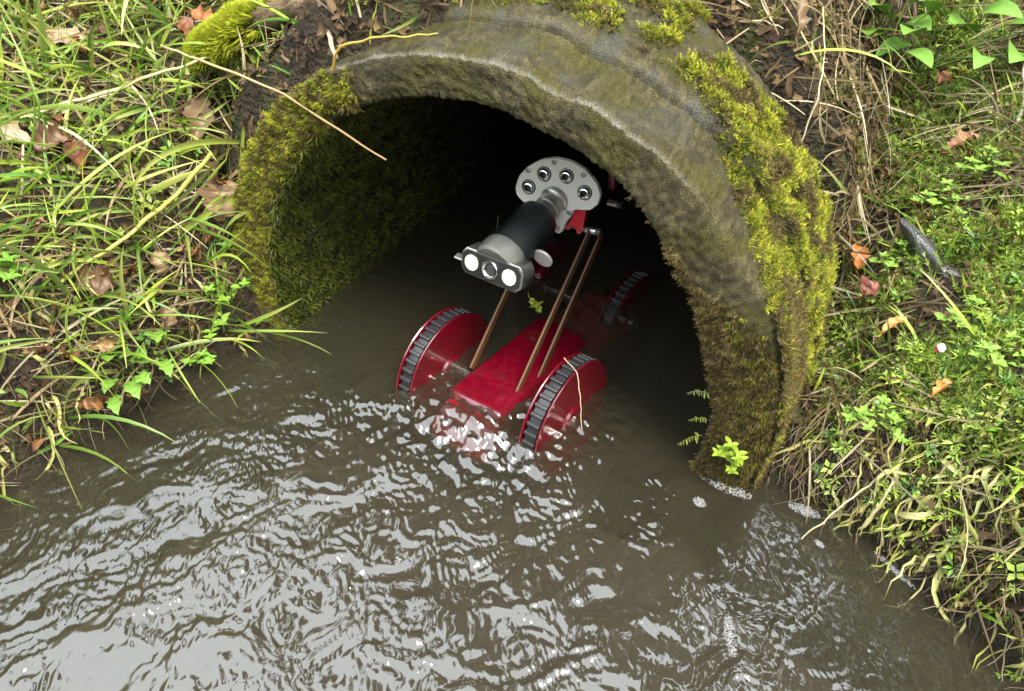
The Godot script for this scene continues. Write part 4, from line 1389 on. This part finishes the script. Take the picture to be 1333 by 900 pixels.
func build_trees() -> void:
	var spots := [[-2.1, -2.3, 5.2, 1.5, "broad dark tree on the slope behind the left bank"], [-0.5, -2.9, 6.0, 1.6, "tallest dark tree standing straight behind the culvert"], [0.9, -2.4, 5.4, 1.5, "dark leafy tree behind the right end of the culvert"], [2.1, -1.5, 4.6, 1.4, "leafy tree on the right bank nearest the stream"]]
	for q in spots:
		tree(q[4], Vector3(q[0], land(q[0], q[1]), q[1]), q[2], q[3], Color(0.045, 0.065, 0.018))


# ---------------------------------------------------------------- the crawler
const YAW := 0.20             # the crawler noses a little towards the left bank


func axle_basis() -> Basis:
	return Basis(Vector3(0, -1, 0), Vector3(1, 0, 0), Vector3(0, 0, 1))


func make_wheel(at: Vector3, bot: Node3D, tread: ArrayMesh) -> void:
	var w := Node3D.new()
	w.name = "wheel"
	bot.add_child(w, true)
	w.position = at
	w.rotation.y = -YAW
	var t := Transform3D(axle_basis(), Vector3.ZERO)
	var g := Geo.new()
	g.lathe(t, [[0.06, -0.0105], [0.088, -0.0105], [0.0925, -0.0085], [0.0935, 0.0], [0.0925, 0.0085], [0.088, 0.0105], [0.06, 0.0105]], 72, Color(0.018, 0.019, 0.020))
	part("tyre", g.mesh(), M.rubber, w)
	for k in 42:
		var a := TAU * k / 42
		var o := part("tread_block", tread, M.rubber, w)
		o.transform = Transform3D(Basis(Vector3.RIGHT, a), Basis(Vector3.RIGHT, a) * Vector3(0, 0.0945, 0))
	for s: float in [-1.0, 1.0]:
		g = Geo.new()
		var prof := []
		for q in [[0.0, 0.0165], [0.022, 0.0165], [0.025, 0.0130], [0.072, 0.0118], [0.089, 0.0150], [0.0965, 0.0150], [0.0975, 0.0138], [0.0965, 0.0122], [0.084, 0.0112]]:
			prof.append([q[0], q[1] * s])
		g.lathe(t, prof, 72, Color(0.120, 0.002, 0.010))
		part("rim_flange", g.mesh(), M.red, w)
		g = Geo.new()
		g.lathe(t, [[0.0, 0.0205 * s], [0.006, 0.0205 * s], [0.007, 0.0195 * s], [0.007, 0.0160 * s]], 6, Color(0.5, 0.5, 0.5))
		part("hub_nut", g.mesh(), M.steel, w)


func bar(g: Geo, a: Vector3, b: Vector3, w: float, h: float, col: Color) -> void:
	var d := (b - a).normalized()
	var x := Vector3.UP.cross(d).normalized()
	g.box(Transform3D(Basis(x, d.cross(x), d), (a + b) * 0.5), Vector3(w, h, a.distance_to(b)), 0.0012, col)


func build_crawler() -> void:
	var base := Vector3(0.04, -0.10, -0.2)
	var bot := thing("inspection_crawler", "red wheeled pipe inspection crawler with lit camera head on arm", "robot", base)
	var off := -base
	# body
	var g := Geo.new()
	var tilt := Basis(Vector3.UP, -YAW) * Basis(Vector3.RIGHT, -0.02)
	g.box(Transform3D(tilt, Vector3(0.040, -0.016, -0.09) + off), Vector3(0.108, 0.060, 0.25), 0.014, Color(0.112, 0.002, 0.009))
	part("body", g.mesh(), M.red, bot)
	g = Geo.new()
	g.box(Transform3D(tilt, Vector3(0.050, -0.050, -0.16) + off), Vector3(0.11, 0.05, 0.46), 0.012, Color(0.30, 0.008, 0.018))
	part("chassis", g.mesh(), M.red, bot)
	g = Geo.new()
	g.box(Transform3D(Basis(Vector3.UP, -YAW) * Basis(Vector3.RIGHT, 0.3), Vector3(0.022, -0.013, 0.046) + off), Vector3(0.096, 0.044, 0.034), 0.006, Color(0.17, 0.004, 0.012))
	part("nose_block", g.mesh(), M.red, bot)
	for z: float in [-0.035, -0.365]:
		g = Geo.new()
		g.lathe(Transform3D(Basis(Vector3.UP, -YAW) * axle_basis(), Vector3(0.035 if z > -0.1 else 0.049, -0.009 if z > -0.1 else -0.052, z) + off), [[0.0, -0.105], [0.011, -0.105], [0.011, 0.105], [0.0, 0.105]], 20, Color(0.25, 0.25, 0.25))
		part("axle", g.mesh(), M.steel, bot)
	var tg := Geo.new()
	tg.box(Transform3D(Basis(), Vector3.ZERO), Vector3(0.0200, 0.0060, 0.0062), 0.0012, Color(0.020, 0.021, 0.022))
	var tread := tg.mesh()
	make_wheel(Vector3(0.141, -0.006, -0.022) + off, bot, tread)
	make_wheel(Vector3(-0.074, -0.012, -0.050) + off, bot, tread)
	make_wheel(Vector3(0.132, -0.068, -0.366) + off, bot, tread)
	make_wheel(Vector3(-0.052, -0.055, -0.378) + off, bot, tread)
	# lifting arm
	var bronze := Color(0.11, 0.055, 0.026)
	for q in [[Vector3(-0.021, 0.012, -0.040), Vector3(0.012, 0.200, -0.224)], [Vector3(0.065, 0.012, -0.022), Vector3(0.095, 0.200, -0.206)], [Vector3(0.076, -0.012, -0.055), Vector3(0.106, 0.184, -0.232)]]:
		g = Geo.new()
		bar(g, q[0] + off, q[1] + off, 0.0045, 0.013, bronze)
		part("arm_bar", g.mesh(), M.bronze, bot)
	for q in [Vector3(0.100, 0.200, -0.206), Vector3(0.104, 0.205, -0.292)]:
		g = Geo.new()
		g.lathe(Transform3D(axle_basis(), q + off), [[0.0, -0.012], [0.0048, -0.012], [0.0052, -0.011], [0.0052, 0.004]], 20, Color(0.6, 0.6, 0.6))
		part("pivot_pin", g.mesh(), M.steel, bot)
		g = Geo.new()
		g.lathe(Transform3D(axle_basis(), q + off), [[0.0062, 0.004], [0.0062, 0.0105], [0.0055, 0.0115], [0.003, 0.0115], [0.003, 0.008], [0.0, 0.008]], 20, Color(0.04, 0.04, 0.04))
		part("pin_head", g.mesh(), M.rubber, bot)
	g = Geo.new()
	g.box(Transform3D(Basis(), Vector3(0.055, 0.185, -0.235) + off), Vector3(0.075, 0.012, 0.016), 0.003, Color(0.02, 0.02, 0.02))
	part("cross_bar", g.mesh(), M.black, bot)
	g = Geo.new()
	g.box(Transform3D(Basis(Vector3.RIGHT, 0.3), Vector3(0.094, 0.250, -0.300) + off), Vector3(0.014, 0.055, 0.020), 0.003, Color(0.112, 0.002, 0.009))
	part("rear_bracket", g.mesh(), M.red, bot)
	g = Geo.new()
	g.lathe(Transform3D(Basis(Vector3.RIGHT, PI / 2), Vector3(0.002, 0.071, -0.25) + off), [[0.0, 0.012], [0.006, 0.011], [0.008, 0.006], [0.008, -0.02]], 18, Color(0.120, 0.002, 0.010))
	part("red_cap", g.mesh(), M.red, bot)
	# the kidney-shaped plate with its screws
	var vv := Vector3(0.0, 0.98, -0.199)
	var face := Basis(Vector3.RIGHT, vv, Vector3.RIGHT.cross(vv))
	var pc := Vector3(0.045, 0.270, -0.190)
	var raw := [[-64.4, -16.1], [-61.3, -27.6], [-49.5, -35.9], [-30.9, -36.1], [-15.7, -40.9], [-1.9, -53.7], [5.0, -64.3], [6.4, -70.0], [12.6, -71.1], [18.4, -65.1], [19.4, -54.0], [28.9, -37.5], [29.5, -29.6], [54.8, -24.8], [63.8, -14.4], [66.6, -0.6], [59.5, 14.8], [38.4, 32.1], [16.2, 39.0], [-7.6, 38.9], [-30.4, 31.6], [-49.4, 17.2], [-60.4, 1.6]]
	var c2 := Curve2D.new()
	for k in raw.size():
		var a: Array = raw[(k + raw.size() - 1) % raw.size()]
		var b: Array = raw[(k + 1) % raw.size()]
		var t := Vector2(b[0] - a[0], b[1] - a[1]) * 0.00016
		c2.add_point(Vector2(raw[k][0], raw[k][1]) * 0.001, -t, t)
	c2.add_point(Vector2(raw[0][0], raw[0][1]) * 0.001)
	var poly := PackedVector2Array()
	for k in 72:
		poly.append(c2.sample_baked(c2.get_baked_length() * k / 72.0))
	g = Geo.new()
	g.plate(Transform3D(face, pc + off), poly, 0.006, 0.0008, Color(0.66, 0.65, 0.61))
	var plate := part("mount_plate", g.mesh(), M.plate, bot)
	for q in [[-43.3, -11.7], [-21.9, 12.2], [12.1, 16.4], [42.3, -1.3]]:
		var at := pc + face * Vector3(q[0] * 0.001, q[1] * 0.001, 0.003)
		g = Geo.new()
		var t := Transform3D(face * Basis(Vector3.RIGHT, PI / 2), at + off)
		g.lathe(t, [[0.0112, -0.0012], [0.0112, 0.0003], [0.0098, 0.0006]], 28, Color(0.14, 0.14, 0.14))
		g.lathe(t, [[0.0096, 0.0004], [0.0096, 0.0026], [0.0088, 0.0045], [0.0066, 0.0060], [0.0048, 0.0064]], 28, Color(0.62, 0.62, 0.62))
		g.lathe(t, [[0.0048, 0.0064], [0.0040, 0.0024], [0.0, 0.0020]], 6, Color(0.10, 0.10, 0.10))
		part("screw", g.mesh(), M.chrome, plate)
	for q in [[-46.8, 12.2], [-8.8, 32.3], [37.1, 23.4], [24.0, -34.9], [9.2, -62.2]]:
		var at := pc + face * Vector3(q[0] * 0.001, q[1] * 0.001, 0.003)
		g = Geo.new()
		var t := Transform3D(face * Basis(Vector3.RIGHT, PI / 2), at + off)
		g.lathe(t, [[0.0042, -0.001], [0.0042, 0.0006], [0.0036, 0.0010], [0.0018, 0.0010]], 18, Color(0.34, 0.33, 0.31))
		g.lathe(t, [[0.0018, 0.0010], [0.0014, -0.0004], [0.0, -0.0004]], 6, Color(0.04, 0.04, 0.04))
		part("small_screw", g.mesh(), M.steel, plate)
	var br := PackedVector2Array()
	for q in [[0.0285, -0.022], [0.0452, -0.020], [0.0458, -0.0439], [0.0433, -0.0655], [0.0381, -0.0665], [0.0347, -0.0592], [0.0291, -0.0568], [0.0248, -0.0637], [0.0182, -0.0639], [0.0282, -0.0399]]:
		br.append(Vector2(q[0], q[1]))
	g = Geo.new()
	g.plate(Transform3D(face, pc + face * Vector3(0, 0, -0.0125) + off), br, 0.016, 0.001, Color(0.50, 0.012, 0.026))
	part("red_bracket", g.mesh(), M.red, bot)
	# camera head
	var a0 := Vector3(0.043, 0.246, -0.187)
	var a1 := Vector3(0.017, 0.211, -0.030)
	var f := (a1 - a0).normalized()
	var r := Vector3.UP.cross(f).normalized()
	var hb := Basis(r, f, r.cross(f))
	var ht := Transform3D(hb, a0 + off)
	var long := a0.distance_to(a1)
	g = Geo.new()
	g.lathe(ht, [[0.0, -0.004], [0.0225, -0.004], [0.0225, 0.004], [0.0200, 0.006], [0.0185, 0.006], [0.0185, 0.016], [0.0195, 0.017], [0.0195, 0.022], [0.0172, 0.0235], [0.0172, 0.032], [0.021, 0.036], [0.021, 0.046]], 40, Color(0.42, 0.41, 0.38))
	part("neck_collar", g.mesh(), M.steel, bot)
	g = Geo.new()
	g.lathe(ht, [[0.0, 0.040], [0.024, 0.040], [0.0295, 0.044], [0.0315, 0.052], [0.0322, 0.080], [0.0325, long - 0.034]], 48, Color(0.007, 0.009, 0.008))
	part("camera_barrel", g.mesh(), M.wet_black, bot)
	g = Geo.new()
	g.lathe(ht, [[0.0325, long - 0.036], [0.0340, long - 0.033], [0.0346, long - 0.020], [0.0335, long - 0.010], [0.030, long - 0.006], [0.0, long - 0.006]], 48, Color(0.19, 0.19, 0.18))
	part("nose_ring", g.mesh(), M.wet_grey, bot)
	var fn := (f + Vector3.UP * 0.42).normalized()
	var hh := Transform3D(Basis(r, fn.cross(r), fn), a1 + off)
	var oct := PackedVector2Array()
	for q in [[-0.050, 0.010], [-0.043, 0.0185], [0.043, 0.0185], [0.050, 0.010], [0.050, -0.011], [0.042, -0.0195], [-0.042, -0.0195], [-0.050, -0.011]]:
		oct.append(Vector2(q[0], q[1]))
	g = Geo.new()
	g.plate(hh.translated_local(Vector3(0, 0, -0.014)), oct, 0.030, 0.0016, Color(0.30, 0.31, 0.29))
	part("lamp_housing", g.mesh(), M.steel, bot)
	var oct2 := PackedVector2Array()
	for q in oct:
		oct2.append(q * Vector2(0.95, 0.9))
	g = Geo.new()
	g.plate(hh.translated_local(Vector3(0, 0, 0.0012)), oct2, 0.0024, 0.0006, Color(0.016, 0.019, 0.016))
	part("front_plate", g.mesh(), M.black, bot)
	for s: float in [-1.0, 1.0]:
		g = Geo.new()
		var lt := Transform3D(hh.basis * Basis(Vector3.RIGHT, PI / 2), hh * Vector3(0.031 * s, 0, 0.0024))
		g.lathe(lt, [[0.0, 0.0022], [0.007, 0.0020], [0.0098, 0.0008], [0.0104, 0.0]], 30, Color.WHITE)
		part("headlight", g.mesh(), M.led, bot)
		g = Geo.new()
		g.lathe(lt, [[0.0104, -0.0005], [0.0106, 0.0012], [0.0122, 0.0012], [0.0124, -0.0005]], 30, Color(0.3, 0.3, 0.28))
		part("lamp_ring", g.mesh(), M.steel, bot)
		var sp := SpotLight3D.new()
		sp.name = "headlight_beam"
		sp.light_energy = 0.02
		sp.light_color = Color(1.0, 1.0, 0.9)
		sp.spot_angle = 50.0
		sp.spot_range = 3.0
		sp.spot_attenuation = 2.0
		sp.light_size = 0.01
		sp.shadow_enabled = true
		bot.add_child(sp, true)
		sp.transform = Transform3D(Basis(-hh.basis.x, hh.basis.y, -hh.basis.z), hh * Vector3(0.031 * s, 0, 0.006))
	g = Geo.new()
	var lt := Transform3D(hh.basis * Basis(Vector3.RIGHT, PI / 2), hh * Vector3(0.0, 0, 0.0024))
	g.lathe(lt, [[0.0132, -0.001], [0.0132, 0.0025], [0.0124, 0.0035], [0.0112, 0.0032], [0.0104, 0.0010], [0.0085, -0.0005]], 36, Color(0.5, 0.5, 0.48))
	part("lens_ring", g.mesh(), M.chrome, bot)
	g = Geo.new()
	g.lathe(lt, [[0.0, 0.0012], [0.005, 0.0008], [0.0090, -0.0006]], 30, Color(0.02, 0.02, 0.025))
	part("lens", g.mesh(), M.lens, bot)
	g = Geo.new()
	g.lathe(Transform3D(Basis(r, f, r.cross(f)) * Basis(Vector3(1, 0, 0), 0.1), a1 + r * 0.043 - f * 0.062 + Vector3(0, -0.012, 0) + off), [[0.0, 0.0], [0.0145, 0.0], [0.015, -0.001], [0.015, -0.003], [0.0, -0.003]], 36, Color(0.40, 0.40, 0.39))
	part("side_disc", g.mesh(), M.plate, bot)
	g = Geo.new()
	g.box(Transform3D(Basis(r, Vector3.UP, f), a1 - r * 0.056 - Vector3(0, 0.010, 0) - f * 0.01 + off), Vector3(0.024, 0.0035, 0.010), 0.001, Color(0.55, 0.55, 0.53))
	part("side_clip", g.mesh(), M.steel, bot)


# ---------------------------------------------------------------- ready
func _ready() -> void:
	rng.seed = 20240611
	n_soft.seed = 3
	n_soft.frequency = 1.0
	n_soft.noise_type = FastNoiseLite.TYPE_SIMPLEX_SMOOTH
	n_soft.fractal_octaves = 1
	n_soft.fractal_type = FastNoiseLite.FRACTAL_NONE
	n_fine.seed = 11
	n_fine.frequency = 1.0
	n_fine.noise_type = FastNoiseLite.TYPE_SIMPLEX
	n_fine.fractal_octaves = 3

	# camera, sky, sun, exposure
	var cam := Camera3D.new()
	cam.name = "camera"
	add_child(cam)
	cam.position = Vector3(0.39399, 0.77747, 0.74468)
	cam.rotation_order = EULER_ORDER_YXZ
	cam.rotation = Vector3(deg_to_rad(-39.0167), deg_to_rad(23.9011), deg_to_rad(1.5783))
	cam.fov = 48.892
	cam.near = 0.02
	cam.far = 100.0
	cam.current = true

	var sky := ProceduralSkyMaterial.new()
	sky.sky_top_color = Color(0.95, 0.98, 1.0)
	sky.sky_horizon_color = Color(0.60, 0.62, 0.64)
	sky.sky_curve = 0.25
	sky.ground_bottom_color = Color(0.12, 0.11, 0.09)
	sky.ground_horizon_color = Color(0.30, 0.30, 0.28)
	var env := Environment.new()
	env.background_mode = Environment.BG_SKY
	env.sky = Sky.new()
	env.sky.sky_material = sky
	env.background_energy_multiplier = 1.3
	env.tonemap_mode = Environment.TONE_MAPPER_LINEAR
	env.tonemap_exposure = 4.15
	env.sdfgi_enabled = true
	env.ssao_enabled = true
	env.ssil_enabled = true
	var we := WorldEnvironment.new()
	we.name = "world_environment"
	we.environment = env
	add_child(we)

	var sun := DirectionalLight3D.new()
	sun.name = "sun"
	sun.light_energy = 0.65
	sun.light_angular_distance = 25.0
	sun.light_color = Color(1.0, 0.96, 0.88)
	sun.sky_mode = DirectionalLight3D.SKY_MODE_LIGHT_ONLY
	sun.shadow_enabled = true
	add_child(sun)
	sun.look_at_from_position(Vector3(0.45, 1.0, 0.30), Vector3.ZERO)

	build_materials()
	build_land()
	build_water()
	build_culvert()
	build_trees()
	build_crawler()
	build_details()
	build_growth()


func build_materials() -> void:
	M.soil = grained(tinted(0.85, 0.4), 6.0, 0.45, 1.0, 0.9)
	M.concrete = grained(tinted(0.7, 0.4), 15.0, 0.15, 1.75, 0.6, 0.05)
	M.silt = grained(mat(Color(0.048, 0.037, 0.023), 0.9), 4.0, 0.6, 1.0, 0.0)
	var w := mat(Color(0.031, 0.027, 0.0175), 0.06, 0.0, 0.7)
	w.transparency = BaseMaterial3D.TRANSPARENCY_ALPHA
	w.albedo_color.a = 0.55
	w.clearcoat_enabled = true
	w.clearcoat = 1.0
	w.clearcoat_roughness = 0.06
	M.water = w
	M.blade = tinted(0.42, 0.5, 0.28)
	M.leaf = tinted(0.5, 0.35, 0.2)
	M.dead = tinted(0.5, 0.5, 0.15)
	M.stem = tinted(0.55, 0.4)
	M.litter = tinted(0.8, 0.25)
	M.moss = tinted(0.8, 0.3, 0.25)
	M.wet_moss = tinted(0.4, 0.28)
	M.bark = grained(tinted(0.85, 0.25), 18.0, 0.5, 1.2, 0.3)
	M.stone = grained(tinted(0.3, 0.5), 12.0, 0.6, 1.1, 0.1)
	M.berry = tinted(0.3, 0.5)
	M.foam = tinted(0.25, 0.5)
	M.red = grained(tinted(0.30, 0.5), 9.0, 0.6, 1.15, 0.0, 0.012)
	M.red.detail_enabled = true
	M.red.detail_blend_mode = BaseMaterial3D.BLEND_MODE_MIX
	M.red.detail_albedo = mud_film()
	M.red.uv2_triplanar = true
	M.red.uv2_world_triplanar = true
	M.red.uv2_scale = Vector3.ONE * 8.0
	M.red.clearcoat_enabled = true
	M.red.clearcoat = 1.0
	M.red.clearcoat_roughness = 0.06
	M.rubber = tinted(0.32, 0.5)
	M.black = tinted(0.25, 0.5)
	M.steel = tinted(0.32, 0.5)
	M.steel.metallic = 0.9
	M.chrome = tinted(0.2, 0.5)
	M.chrome.metallic = 1.0
	M.bronze = tinted(0.38, 0.5)
	M.bronze.metallic = 0.35
	M.plate = grained(tinted(0.42, 0.5), 40.0, 0.9, 1.05, 0.0)
	M.plate.metallic = 0.35
	M.wet_black = grained(tinted(0.16, 0.45), 60.0, 0.3, 1.6, 0.05, 0.05)
	M.wet_grey = grained(tinted(0.25, 0.6), 60.0, 0.5, 1.4, 0.06, 0.05)
	M.wet_grey.metallic = 0.7
	M.lens = tinted(0.03, 0.6)
	M.lens.clearcoat_enabled = true
	M.led = mat(Color(0.9, 0.95, 0.8), 0.3)
	M.led.emission_enabled = true
	M.led.emission = Color(0.95, 1.0, 0.82)
	M.led.emission_energy_multiplier = 1.8
